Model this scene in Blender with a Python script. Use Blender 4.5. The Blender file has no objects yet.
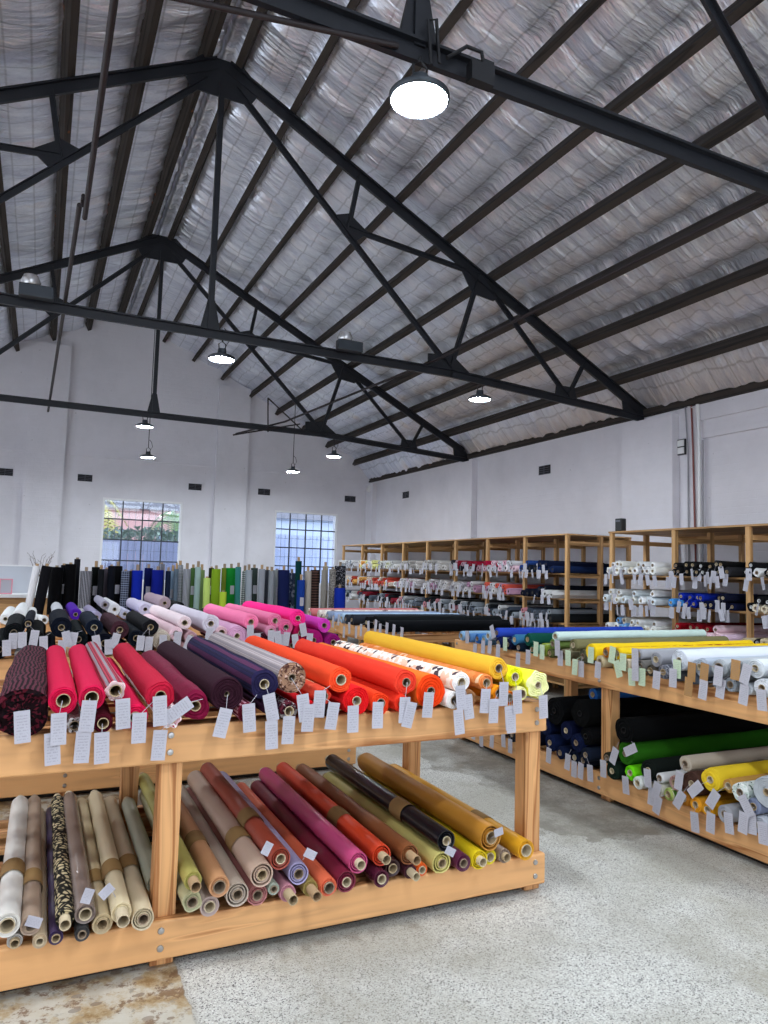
import bpy, math, random
from math import sin, cos, pi, atan2, sqrt, radians
from mathutils import Vector, Matrix, noise
random.seed(7)
scene = bpy.context.scene
col = scene.collection

# ------------------------------------------------------------ camera
FOC, PITCH, ROLL, YAW, CAMH = 716.2, radians(4.71), radians(1.61), radians(25.43), 1.55
FW = Vector((sin(YAW)*cos(PITCH), cos(YAW)*cos(PITCH), sin(PITCH)))
_rt = Vector((cos(YAW), -sin(YAW), 0)); _up = _rt.cross(FW)
RT = cos(ROLL)*_rt + sin(ROLL)*_up; UP = -sin(ROLL)*_rt + cos(ROLL)*_up
CAM = Vector((0, 0, CAMH))
cd = bpy.data.cameras.new('camera'); cam = bpy.data.objects.new('camera', cd); col.objects.link(cam)
cd.sensor_fit = 'VERTICAL'; cd.sensor_height = 24; cd.lens = 24*FOC/1024; cd.clip_start = .05
cam.matrix_world = Matrix(((RT.x, UP.x, -FW.x, 0), (RT.y, UP.y, -FW.y, 0), (RT.z, UP.z, -FW.z, CAMH), (0, 0, 0, 1)))
scene.camera = cam
def at(ax, val, x, y):
    """point where the sight line through a photo pixel meets the plane axis=val"""
    d = FW + (x-384)/FOC*RT - (y-512)/FOC*UP
    return CAM + d*((val-CAM[ax])/d[ax])
def depth(p): return (Vector(p)-CAM).dot(FW)
def px(p):
    d = Vector(p)-CAM; z = d.dot(FW); return (384+FOC*d.dot(RT)/z, 512-FOC*d.dot(UP)/z)

# ------------------------------------------------------------ materials
def lin(h):
    h = h.lstrip('#'); v = [int(h[i:i+2], 16)/255 for i in (0, 2, 4)]
    return tuple((c/12.92 if c <= .04045 else ((c+.055)/1.055)**2.4) for c in v)+(1,)
class NT:
    def __init__(s, name):
        s.m = bpy.data.materials.new(name); s.m.use_nodes = True; s.t = s.m.node_tree
        s.b = s.t.nodes['Principled BSDF']
    def n(s, kind, **kw):
        nd = s.t.nodes.new(kind)
        for k, v in kw.items():
            if k.startswith('i_'): nd.inputs[k[2:].replace('_', ' ')].default_value = v
            else: setattr(nd, k, v)
        return nd
    def l(s, a, b): s.t.links.new(a, b)
    def ramp(s, fac, stops, interp='LINEAR'):
        r = s.n('ShaderNodeValToRGB'); r.color_ramp.interpolation = interp
        e = r.color_ramp.elements
        while len(e) < len(stops): e.new(.5)
        for k, (p, c) in zip(e, stops): k.position = p; k.color = c
        s.l(fac, r.inputs[0]); return r.outputs[0]
    def mix(s, fac, a, b, mode='MIX'):
        m = s.n('ShaderNodeMix', data_type='RGBA', blend_type=mode)
        for sock, v in ((m.inputs[0], fac), (m.inputs[6], a), (m.inputs[7], b)):
            if hasattr(v, 'links') or isinstance(v, bpy.types.NodeSocket): s.l(v, sock)
            else: sock.default_value = v
        return m.outputs[2]
    def math(s, op, a, b=0.):
        m = s.n('ShaderNodeMath', operation=op)
        for i, v in enumerate((a, b)):
            if isinstance(v, bpy.types.NodeSocket): s.l(v, m.inputs[i])
            else: m.inputs[i].default_value = v
        return m.outputs[0]
    def coord(s, out='Object', scale=(1, 1, 1), rot=(0, 0, 0)):
        c = s.n('ShaderNodeTexCoord'); mp = s.n('ShaderNodeMapping')
        mp.inputs['Scale'].default_value = scale; mp.inputs['Rotation'].default_value = rot
        s.l(c.outputs[out], mp.inputs[0]); return mp.outputs[0]
    def noise(s, vec, scale, detail=3, rough=.5):
        nn = s.n('ShaderNodeTexNoise'); nn.inputs['Scale'].default_value = scale
        nn.inputs['Detail'].default_value = detail; nn.inputs['Roughness'].default_value = rough
        s.l(vec, nn.inputs['Vector']); return nn.outputs[0]
    def bump(s, h, strength=.3, dist=.01):
        b = s.n('ShaderNodeBump'); b.inputs['Strength'].default_value = strength; b.inputs['Distance'].default_value = dist
        s.l(h, b.inputs['Height']); s.l(b.outputs[0], s.b.inputs['Normal'])
    def set(s, **kw):
        for k, v in kw.items():
            k = {'base': 'Base Color', 'rough': 'Roughness', 'metal': 'Metallic', 'spec': 'Specular IOR Level', 'trans': 'Transmission Weight'}[k]
            if isinstance(v, bpy.types.NodeSocket): s.l(v, s.b.inputs[k])
            else: s.b.inputs[k].default_value = v
def plain(name, hexc, rough=.6, metal=0., spec=.5):
    m = NT(name); m.set(base=lin(hexc), rough=rough, metal=metal, spec=spec); return m.m
def sh(c, k):
    return tuple(min(1, x*k) for x in c[:3])+(1,)

_cache = {}
def fabric(hexc, kind='cloth', h2='ffffff', h3='202020', sc=1.):
    key = (hexc, kind, h2, h3, sc)
    if key in _cache: return _cache[key]
    m = NT('fabric_'+kind); c1, c2, c3 = lin(hexc), lin(h2), lin(h3)
    uv = m.coord('UV')
    sep = m.n('ShaderNodeSeparateXYZ'); m.l(uv, sep.inputs[0]); U, V = sep.outputs[0], sep.outputs[1]
    big = m.noise(uv, 6, 2)
    rough, spec = .92, .1
    base = m.mix(m.math('MULTIPLY', big, .5), c1, sh(c1, .8))
    def band(coord, period, duty, warp=.0):
        x = m.math('DIVIDE', coord, period)
        if warp: x = m.math('ADD', x, m.math('MULTIPLY', big, warp))
        return m.math('LESS_THAN', m.math('FRACT', x), duty)
    if kind == 'velvet': rough = .7; base = m.mix(m.noise(uv, 20, 2), sh(c1, 1.35), sh(c1, .7))
    elif kind in ('vinyl', 'gloss'): rough = .45 if kind == 'vinyl' else .22; spec = .4
    elif kind == 'long': base = m.mix(band(U, .02*sc, .45), c1, c2)
    elif kind == 'long3': base = m.mix(band(U, .034*sc, .4), m.mix(band(U, .011*sc, .4), c1, c3), c2)
    elif kind == 'longwarp':
        x = m.math('ADD', m.math('DIVIDE', U, .017*sc), m.math('MULTIPLY', m.noise(m.coord('UV', (1, 1.5, 1)), 5, 2), 3.))
        base = m.mix(m.math('LESS_THAN', m.math('FRACT', x), .5), c1, c2)
    elif kind == 'ring': base = m.mix(band(V, .04*sc, .45), c1, c2)
    elif kind == 'ringwarp': base = m.mix(band(V, .026*sc, .5, 1.6), c1, c2)
    elif kind == 'plaid': base = m.mix(band(U, .03*sc, .2), m.mix(band(V, .03*sc, .25), c1, c2), c2)
    elif kind in ('floral', 'speckle', 'snake'):
        v = m.n('ShaderNodeTexVoronoi'); v.inputs['Scale'].default_value = {'floral': 26, 'speckle': 90, 'snake': 34}[kind]/sc
        if kind == 'snake':
            v.feature = 'DISTANCE_TO_EDGE'; m.l(uv, v.inputs[0]); base = m.ramp(v.outputs[0], [(0, c2), (.12, c2), (.2, c1), (1, c1)])
        else:
            m.l(uv, v.inputs[0]); s2 = m.n('ShaderNodeSeparateColor'); m.l(v.outputs['Color'], s2.inputs[0])
            base = m.ramp(s2.outputs[0], [(0, c1), (.5, c2), (.78, c3), (.9, c1)], 'CONSTANT')
    rnd = m.n('ShaderNodeObjectInfo')
    hs = m.n('ShaderNodeHueSaturation'); hs.inputs['Saturation'].default_value = 1
    m.l(base, hs.inputs['Color']); m.l(m.math('ADD', m.math('MULTIPLY', rnd.outputs['Random'], .16), .92), hs.inputs['Value'])
    m.set(base=hs.outputs[0], rough=rough, spec=spec)
    w = m.math('ADD', m.math('MULTIPLY', m.noise(uv, 700, 1), .25), m.math('MULTIPLY', m.noise(m.coord('UV', (1, .35, 1)), 28, 3), 1.))
    m.bump(w, .35 if kind not in ('vinyl', 'gloss') else .15, .008)
    _cache[key] = m.m; return m.m

def wood(name, axis, light='e0a468', dark='b87840', rough=.55):
    m = NT(name); sc = [9, 9, 9]; sc[axis] = .7
    v = m.coord('Object', tuple(sc)); n1 = m.noise(v, 1.3, 4, .55)
    w = m.n('ShaderNodeTexWave', wave_type='BANDS', bands_direction='XYZ'[(axis+1) % 3]); w.inputs['Scale'].default_value = .55
    w.inputs['Distortion'].default_value = 9; w.inputs['Detail'].default_value = 3; w.inputs['Detail Scale'].default_value = 1.2
    m.l(v, w.inputs['Vector'])
    f = m.math('ADD', m.math('MULTIPLY', w.outputs[1], .45), m.math('MULTIPLY', n1, .6))
    c = m.ramp(f, [(.25, lin(light)), (.45, sh(lin(light), .82)), (.52, lin(light)), (.68, lin(dark)), (.8, sh(lin(light), .8)), (.95, lin(dark))])
    k = m.n('ShaderNodeTexVoronoi'); k.inputs['Scale'].default_value = 1; sk = [4.2, 4.2, 4.2]; sk[axis] = 2.2
    m.l(m.coord('Object', tuple(sk)), k.inputs[0])
    c = m.mix(m.ramp(k.outputs['Distance'], [(0, (1, 1, 1, 1)), (.045, (.9, .9, .9, 1)), (.09, (0, 0, 0, 1))]), c, lin('7a4420'))
    m.set(base=c, rough=rough, spec=.35); m.bump(f, .12, .002); return m.m
PINE = [wood('pine_wood_%s' % 'xyz'[i], i, 'dfa870', '9f6436') for i in range(3)]
RACKW = [wood('rack_wood_%s' % 'xyz'[i], i, 'c89c68', '8f6a42') for i in range(3)]
BEAMW = wood('old_roof_timber', 1, '3a332e', '1a1715', .85)
STEEL = plain('painted_truss_steel', '11141b', .5, .1)
STEELR = plain('rusty_dark_steel', '241c1e', .6, .2)
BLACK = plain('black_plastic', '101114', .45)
BOLT = plain('galvanised_bolt', 'b8b8b8', .35, .9)
CARD = plain('brown_cardboard', 'a88a66', .85)
CARDL = plain('pale_cardboard', 'c9b897', .85)
PLASTIC = plain('white_plastic', 'd8d8d8', .4)
REDPIPE = plain('red_pipe', '7c4440', .6)
GREYPIPE = plain('grey_pipe', '8c8c90', .5)
BANDM = plain('brown_paper_band', '8a6a3c', .8)
def tagmat(name, hexc):
    m = NT(name); v = m.coord('UV'); sep = m.n('ShaderNodeSeparateXYZ'); m.l(v, sep.inputs[0])
    rows = m.math('LESS_THAN', m.math('FRACT', m.math('MULTIPLY', sep.outputs[1], 11)), .42)
    words = m.math('GREATER_THAN', m.noise(m.coord('UV', (9, 11, 1)), 1.1, 1), .47)
    inx = m.math('MULTIPLY', m.math('GREATER_THAN', sep.outputs[0], .14), m.math('LESS_THAN', sep.outputs[0], .84))
    iny = m.math('MULTIPLY', m.math('GREATER_THAN', sep.outputs[1], .1), m.math('LESS_THAN', sep.outputs[1], .86))
    f = m.math('MULTIPLY', m.math('MULTIPLY', rows, words), m.math('MULTIPLY', inx, iny))
    m.set(base=m.mix(m.math('MULTIPLY', f, .32), lin(hexc), lin('606068')), rough=.6); return m.m
TAG = tagmat('white_tag_paper', 'aeacb5'); TAGG = tagmat('pale_green_tag_paper', 'b9cbae'); TAGB = tagmat('brown_tag_paper', 'a07848')

def wallmat(name, hexc):
    m = NT(name); v = m.coord('Object')
    c = m.n('ShaderNodeTexCoord'); s = m.n('ShaderNodeSeparateXYZ'); m.l(c.outputs['Object'], s.inputs[0])
    cb = m.n('ShaderNodeCombineXYZ'); m.l(m.math('ADD', s.outputs[0], s.outputs[1]), cb.inputs[0]); m.l(s.outputs[2], cb.inputs[1])
    b = m.n('ShaderNodeTexBrick'); b.inputs['Scale'].default_value = 1; b.inputs['Brick Width'].default_value = .24; b.inputs['Row Height'].default_value = .086
    b.inputs['Mortar Size'].default_value = .006; b.inputs['Mortar Smooth'].default_value = .6
    m.l(cb.outputs[0], b.inputs[0])
    st = m.noise(v, .9, 5, .65)
    base = m.mix(m.ramp(st, [(.42, (0, 0, 0, 1)), (.75, (1, 1, 1, 1))]), lin(hexc), sh(lin(hexc), .86))
    sp = m.noise(v, 14, 3, .6)
    base = m.mix(m.ramp(sp, [(.72, (0, 0, 0, 1)), (.78, (.6, .6, .6, 1))]), base, lin('7a7674'))
    m.set(base=base, rough=.75, spec=.3)
    h = m.math('ADD', m.math('MULTIPLY', b.outputs['Fac'], -.6), m.math('MULTIPLY', m.noise(v, 25, 4, .6), .7))
    m.bump(h, .35, .008); return m.m
WALL = wallmat('painted_white_brick', 'dad8de')

def floormat():
    m = NT('terrazzo_floor'); v = m.coord('Object')
    vo = m.n('ShaderNodeTexVoronoi'); vo.inputs['Scale'].default_value = 210; m.l(v, vo.inputs[0])
    sc = m.n('ShaderNodeSeparateColor'); m.l(vo.outputs['Color'], sc.inputs[0])
    speck = m.ramp(sc.outputs[0], [(0, lin('5c5a5a')), (.09, lin('969490')), (.24, lin('b6b4ae')), (.55, lin('c4c4be')), (.85, lin('d2d2cc'))], 'CONSTANT')
    st = m.noise(v, 1.1, 5, .6)
    terr = m.mix(m.ramp(st, [(.42, (0, 0, 0, 1)), (.6, (1, 1, 1, 1))]), speck, m.mix(.6, speck, lin('8f8b7e')))
    terr = m.mix(m.ramp(m.noise(m.coord('Object', (1, .5, 1)), 3.2, 6, .7), [(.56, (0, 0, 0, 1)), (.72, (.55, .55, .55, 1))]), terr, lin('8c8676'))
    # worn greyer strip beside the long table on the right
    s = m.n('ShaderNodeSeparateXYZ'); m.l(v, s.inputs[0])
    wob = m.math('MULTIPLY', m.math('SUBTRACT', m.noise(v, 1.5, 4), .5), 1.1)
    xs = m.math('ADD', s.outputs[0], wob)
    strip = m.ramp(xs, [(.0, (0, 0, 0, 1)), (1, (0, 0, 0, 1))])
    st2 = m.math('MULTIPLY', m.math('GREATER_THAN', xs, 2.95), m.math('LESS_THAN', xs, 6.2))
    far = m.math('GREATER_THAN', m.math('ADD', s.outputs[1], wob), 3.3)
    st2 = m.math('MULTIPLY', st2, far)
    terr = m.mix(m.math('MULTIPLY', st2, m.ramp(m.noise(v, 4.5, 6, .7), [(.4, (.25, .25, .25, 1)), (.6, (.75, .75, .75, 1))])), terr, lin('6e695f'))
    # old flaking slab left of the joint at x = .57
    n1 = m.noise(v, 3.4, 8, .72); n2 = m.noise(v, 8, 6, .75)
    slab = m.ramp(n1, [(.3, lin('5c4630')), (.38, lin('80643f')), (.45, lin('a08c6c')), (.52, lin('b4aea0')), (.8, lin('c4c4be'))])
    slab = m.mix(m.ramp(n2, [(.53, (0, 0, 0, 1)), (.58, (.85, .85, .85, 1))]), slab, lin('70543c'))
    slab = m.mix(m.ramp(m.noise(v, 17, 4, .7), [(.6, (0, 0, 0, 1)), (.66, (.9, .9, .9, 1))]), slab, lin('8b8478'))
    v3 = m.n('ShaderNodeTexVoronoi'); v3.inputs['Scale'].default_value = 14; m.l(m.coord('Object', (1, 1.6, 1)), v3.inputs[0])
    s3 = m.n('ShaderNodeSeparateColor'); m.l(v3.outputs['Color'], s3.inputs[0])
    chip = m.math('MULTIPLY', m.math('LESS_THAN', v3.outputs['Distance'], .32), m.math('GREATER_THAN', s3.outputs[0], .72))
    slab = m.mix(m.math('MULTIPLY', chip, .75), slab, m.ramp(s3.outputs[1], [(0, lin('6e5a48')), (.5, lin('8c7a68')), (1, lin('77706a'))]))
    ed = m.math('ADD', s.outputs[0], m.math('MULTIPLY', m.math('SUBTRACT', m.noise(v, 14, 4), .5), .05))
    left = m.math('LESS_THAN', ed, .57)
    base = m.mix(left, terr, slab)
    joint = m.math('LESS_THAN', m.math('ABSOLUTE', m.math('SUBTRACT', ed, .575)), .009)
    base = m.mix(m.math('MULTIPLY', joint, .35), base, lin('8a857c'))
    m.set(base=base, spec=.5)
    m.set(rough=m.math('ADD', m.math('MULTIPLY', n2, .3), .36))
    m.bump(m.math('ADD', m.math('MULTIPLY', n2, m.math('MULTIPLY', left, 1.)), m.math('MULTIPLY', sc.outputs[0], .05)), .3, .006)
    return m.m

def foilmat():
    m = NT('silver_foil_insulation'); v = m.coord('Object')
    w = m.noise(m.coord('Object', (1.3, 9, 1.3)), 2.2, 3, .55); w2 = m.noise(m.coord('Object', (2, 5, 2)), 6, 2, .6)
    uvs = m.n('ShaderNodeTexCoord'); s = m.n('ShaderNodeSeparateXYZ'); m.l(uvs.outputs['UV'], s.inputs[0])
    def line(c, period, w_): return m.ramp(m.math('ABSOLUTE', m.math('SUBTRACT', m.math('FRACT', m.math('DIVIDE', c, period)), .5)), [(0, (1, 1, 1, 1)), (w_, (0, 0, 0, 1))])
    seam = m.math('MAXIMUM', line(s.outputs[0], .213, .07), line(s.outputs[1], .3, .04))
    base = m.ramp(m.noise(m.coord('Object', (1, 2.5, 1)), 1.8, 5, .7), [(.3, lin('ccd0de')), (.5, lin('e6eaf4')), (.75, lin('f6f8ff'))])
    base = m.mix(m.math('MULTIPLY', seam, .4), base, lin('74747c'))
    m.set(base=base, metal=.8, rough=m.ramp(w2, [(.3, (.31, .31, .31, 1)), (.8, (.44, .44, .44, 1))]))
    m.bump(m.math('ADD', w, m.math('MULTIPLY', w2, .3)), .9, .04); return m.m

# ------------------------------------------------------------ mesh builder
class MB:
    def __init__(s): s.v, s.f, s.uv, s.mi = [], [], [], []
    def face(s, idx, uv=None, mi=0): s.f.append(tuple(idx)); s.uv.append(uv); s.mi.append(mi)
    def box(s, a, b, mi=0, bev=0):
        x0, y0, z0 = a; x1, y1, z1 = b; n = len(s.v)
        if x0 > x1: x0, x1 = x1, x0
        if y0 > y1: y0, y1 = y1, y0
        if z0 > z1: z0, z1 = z1, z0
        s.v += [Vector(p) for p in ((x0,y0,z0),(x1,y0,z0),(x1,y1,z0),(x0,y1,z0),(x0,y0,z1),(x1,y0,z1),(x1,y1,z1),(x0,y1,z1))]
        for q in ((0,3,2,1),(4,5,6,7),(0,1,5,4),(1,2,6,5),(2,3,7,6),(3,0,4,7)): s.face([n+i for i in q], None, mi)
        return s
    def bar(s, p, q, w, h, up=(0, 0, 1), mi=0):
        p, q = Vector(p), Vector(q); d = (q-p).normalized(); u = Vector(up); x = d.cross(u).normalized(); u = x.cross(d); n = len(s.v)
        for c in (p, q):
            for a, b in ((-1,-1),(1,-1),(1,1),(-1,1)): s.v.append(c+x*a*w/2+u*b*h/2)
        for f in ((0,1,2,3),(7,6,5,4),(0,4,5,1),(1,5,6,2),(2,6,7,3),(3,7,4,0)): s.face([n+i for i in f], None, mi)
        return s
    def tube(s, pts, r, seg=8, mi=0, caps=True):
        pts = [Vector(p) for p in pts]; n = len(s.v); rr = r if isinstance(r, (list, tuple)) else [r]*len(pts)
        for i, p in enumerate(pts):
            d = (pts[min(i+1, len(pts)-1)]-pts[max(i-1, 0)]).normalized()
            a = d.cross(Vector((0, 0, 1)) if abs(d.z) < .9 else Vector((1, 0, 0))).normalized(); b = d.cross(a)
            for k in range(seg):
                t = 2*pi*k/seg; s.v.append(p+(a*cos(t)+b*sin(t))*rr[i])
        for i in range(len(pts)-1):
            for k in range(seg):
                k2 = (k+1) % seg; s.face((n+i*seg+k, n+i*seg+k2, n+(i+1)*seg+k2, n+(i+1)*seg+k), None, mi)
        if caps:
            s.face([n+k for k in range(seg)][::-1], None, mi); s.face([n+(len(pts)-1)*seg+k for k in range(seg)], None, mi)
        return s
    def lathe(s, prof, c=(0, 0, 0), seg=24, mi=0):
        n = len(s.v); c = Vector(c)
        for r, z in prof:
            for k in range(seg): t = 2*pi*k/seg; s.v.append(c+Vector((r*cos(t), r*sin(t), z)))
        for i in range(len(prof)-1):
            for k in range(seg):
                k2 = (k+1) % seg; s.face((n+i*seg+k, n+i*seg+k2, n+(i+1)*seg+k2, n+(i+1)*seg+k), None, mi)
        return s
    def prism(s, poly, y0, y1, mi=0, ax='y'):
        """extrude an x-z polygon along y (or a y-z polygon along x)"""
        n = len(s.v); k = len(poly)
        for y in (y0, y1):
            for a, b in poly: s.v.append(Vector((a, y, b)) if ax == 'y' else Vector((y, a, b)))
        s.face([n+i for i in range(k)], None, mi); s.face([n+k+i for i in range(k)][::-1], None, mi)
        for i in range(k): j = (i+1) % k; s.face((n+i, n+k+i, n+k+j, n+j), None, mi)
        return s
    def build(s, name, mats, parent=None, smooth=False, off=None, bevel=0):
        o_ = Vector(off) if off is not None else (parent.location.copy() if parent is not None and parent.parent is None and not any(parent.rotation_euler) else Vector((0, 0, 0)))
        me = bpy.data.meshes.new(name)
        me.from_pydata([tuple(v-o_) for v in s.v], [], s.f)
        mats = mats if isinstance(mats, (list, tuple)) else [mats]
        for m in mats: me.materials.append(m)
        if any(u is not None for u in s.uv):
            ul = me.uv_layers.new(name='UVMap'); k = 0
            for f, u in zip(s.f, s.uv):
                for j in range(len(f)):
                    if u: ul.data[k].uv = u[j]
                    k += 1
        me.polygons.foreach_set('material_index', s.mi)
        me.polygons.foreach_set('use_smooth', [smooth]*len(s.f)); me.update()
        if smooth:
            try: me.set_sharp_from_angle(angle=radians(50))
            except Exception: pass
        o = bpy.data.objects.new(name, me); col.objects.link(o)
        if parent is not None: o.parent = parent
        if bevel:
            b = o.modifiers.new('bevel', 'BEVEL'); b.width = bevel; b.segments = 2; b.limit_method = 'ANGLE'
        return o
def tag(o, label=None, cat=None, group=None, kind=None):
    if label: o['label'] = label
    if cat: o['category'] = cat
    if group: o['group'] = group
    if kind: o['kind'] = kind
    return o
def empty(name, loc=(0, 0, 0), rz=0, label=None, cat=None, group=None):
    o = bpy.data.objects.new(name, None); col.objects.link(o); o.empty_display_size = .1
    o.location = loc; o.rotation_euler = (0, 0, rz); tag(o, label, cat, group); return o
def struct(name, mb, mats, **kw): return tag(mb.build(name, mats, **kw), kind='structure')

# ------------------------------------------------------------ building geometry
RX, RZ, SL = 1.38, 6.70, .502                # ridge x, rafter centreline height, slope
WX = 7.19; LX = 2*RX-WX                      # right and left wall planes
TY = [-1.71, 2.69, 7.06, 11.46]; GY = 15.94
def raf(x): return RZ-SL*abs(x-RX)
NRM = sqrt(1+SL*SL)
def foilz(x): return raf(x)+.25*NRM
Y0 = -5.0

fl = MB(); fl.box((LX-.3, Y0, -.12), (WX+.3, GY+.3, 0)); struct('floor', fl, floormat())
# windows in the gable wall
W1 = (1.09, 2.72, 1.18, 2.92); W2 = (4.80, 6.36, 1.18, 2.88)
g = MB(); yb = GY+.3
def gcol(x0, x1, z0=0, z1=None):
    xs = [x0]+([RX] if x0 < RX < x1 else [])+[x1]
    top = [(x, z1 if z1 is not None else foilz(x)+.05) for x in xs]
    g.prism([(x0, z0), (x1, z0)]+top[::-1], GY, yb)
gcol(LX-.3, W1[0]); gcol(W1[0], W1[1], 0, W1[2]); gcol(W1[0], W1[1], W1[3]); gcol(W1[1], W2[0])
gcol(W2[0], W2[1], 0, W2[2]); gcol(W2[0], W2[1], W2[3]); gcol(W2[1], WX)
struct('wall_back', g, WALL)
for n, (x0, x1, zt) in enumerate(((-.4, .31, 5.98), (3.38, 4.09, 5.60)), 1):
    struct('trim_%d' % n, MB().box((x0, GY-.11, 0), (x1, GY-.001, zt)), WALL)
# thin ledge line across the gable
lg = MB(); lg.box((LX, GY-.035, 3.74), (-.4, GY-.001, 3.79)); lg.box((.31, GY-.035, 3.74), (3.38, GY-.001, 3.79)); lg.box((4.09, GY-.035, 3.74), (WX, GY-.001, 3.79))
struct('trim_3', lg, WALL)
# right wall with pilasters and a recessed panel
w = MB(); w.box((WX, 6.16, 0), (WX+.3, GY+.3, 3.70)); w.box((WX, Y0, 3.50), (WX+.3, 6.16, 3.70))
w.box((WX+.03, Y0, 3.28), (WX+.3, 6.16, 3.50)); w.box((WX+.07, Y0, 0), (WX+.3, 6.16, 3.28)); struct('wall_right', w, WALL)
for n, (y0, y1) in enumerate(((6.49, 7.36), (11.14, 11.98), (15.55, 15.93)), 4):
    struct('trim_%d' % n, MB().box((WX-.12, y0, 0), (WX-.001, y1, 3.64)), WALL)
wl = MB(); wl.box((LX-.3, Y0, 0), (LX, GY+.3, .9)); wl.box((LX-.3, Y0, 3.4), (LX, GY+.3, 4.1))
yy = Y0
for k in range(7):  # piers between unseen window openings, added to let daylight onto the roof
    wl.box((LX-.3, yy, .9), (LX, yy+(.6 if k < 6 else GY+.3-yy), 3.4)); yy += 3.1
struct('wall_left', wl, WALL)
bw = MB(); bw.box((LX-.3, Y0-.3, 0), (-.6, Y0, 3.7)); bw.box((3.4, Y0-.3, 0), (WX+.3, Y0, 3.7))
bw.box((-.6, Y0-.3, 2.6), (3.4, Y0, 3.7)); struct('wall_front', bw, WALL)

# foil ceiling, sagging between the purlins
PX = [.12, .72, 1.37, 2.02, 2.67, 3.31, 3.95, 4.58, 5.30]      # purlin offsets from the ridge
def foil():
    import numpy as np
    mb = bpy.data.meshes.new('ceiling'); V = []; F = []; UVS = []
    offs = [0.0]+PX+[6.05]
    rng = random.Random(3); ph = [rng.uniform(0, 9) for _ in range(40)]
    ys = np.arange(Y0, GY+.02, .014)
    for side in (-1, 1):
        samp = [0.0]
        for a, b in zip(offs[:-1], offs[1:]):
            k = 3 if b-a < .2 else 9
            samp += [a+(b-a)*(i+1)/k for i in range(k)]
        base = len(V)//1
        nx = len(samp)
        for j, s in enumerate(samp):
            bay = max(i for i in range(len(offs)-1) if s >= offs[i]-1e-6) if s < offs[-1] else len(offs)-2
            a, b = offs[bay], offs[bay+1]; t = (s-a)/(b-a); sag = 4*t*(1-t)
            amp = .018 + .028*sag**.5
            for y in ys:
                q = y+.16*sag+.10*sag*sin(y*1.3+ph[bay])                      # creases bow between purlins
                n1 = noise.noise(Vector((s*.8+side*7, q*5.2+ph[bay], bay*3.1)))
                n2 = noise.noise(Vector((s*1.6+side*3, q*10+ph[bay+9], bay)))
                n3 = 0
                h = -.05*sag + amp*(.95*n1+.5*n2)*(sag**.35)
                hh = .25+h
                dip = max(0, s-5.34)/.46*.24                        # the last strip hangs down to the wall head
                V.append((RX+side*(s+h*SL/NRM), float(y), RZ-SL*s+hh*NRM-dip))
        ny = len(ys)
        for j in range(nx-1):
            for i in range(ny-1):
                a = base+j*ny+i; q = (a, a+1, a+ny+1, a+ny) if side == 1 else (a, a+ny, a+ny+1, a+1)
                F.append(q)
    mb.from_pydata(V, [], F)
    ul = mb.uv_layers.new(name='UVMap'); co = np.array(V, dtype=np.float32)
    li = np.zeros(len(mb.loops), dtype=np.int32); mb.loops.foreach_get('vertex_index', li)
    uvv = np.stack([np.abs(co[li, 0]-RX)-.13, co[li, 1]], 1).astype(np.float32); ul.data.foreach_set('uv', uvv.ravel())
    mb.polygons.foreach_set('use_smooth', [True]*len(F)); mb.materials.append(foilmat()); mb.update()
    o = bpy.data.objects.new('ceiling', mb); col.objects.link(o); o['kind'] = 'structure'
foil()
# purlins (old timber), lying on the rafters
ordn = ['first', 'second', 'third', 'fourth', 'fifth', 'sixth', 'seventh', 'eighth', 'ninth', 'tenth', 'eleventh', 'twelfth', 'thirteenth', 'fourteenth', 'fifteenth',
        'sixteenth', 'seventeenth', 'eighteenth', 'nineteenth', 'twentieth']
def ordinal(i):
    if i < 20: return ordn[i]
    if i == 29: return 'thirtieth'
    if i == 39: return 'fortieth'
    if i == 49: return 'fiftieth'
    t = {2: 'twenty', 3: 'thirty', 4: 'forty', 5: 'fifty'}[(i+1)//10]
    return t+'-'+ordn[i % 10]
for side in (1, -1):
    for k, s in enumerate(PX):
        if side == -1 and k > 5: continue
        x = RX+side*s; z = raf(x); dirn = Vector((side, 0, -SL)).normalized(); nn = Vector((side*SL, 0, 1)).normalized()
        c = Vector((x, 0, z))+nn*.132
        m = MB(); m.bar((c.x, Y0+.02, c.z), (c.x, GY-.02, c.z), .072, .14, up=nn)
        o = m.build('roof_purlin', BEAMW, off=(c.x, 0, c.z)); o.location = (c.x, 0, c.z)
        nm = 'dark timber roof purlin, %s down from the ridge on the %s slope' % (ordn[k], 'right' if side == 1 else 'left')
        tag(o, nm, 'roof beam', 'timber purlins under the foil roof')
# ridge lining scraps and wall plate
struct('trim_7', MB().box((WX-.05, Y0, 3.701), (WX+.2, GY, 3.80)), BEAMW)

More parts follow.
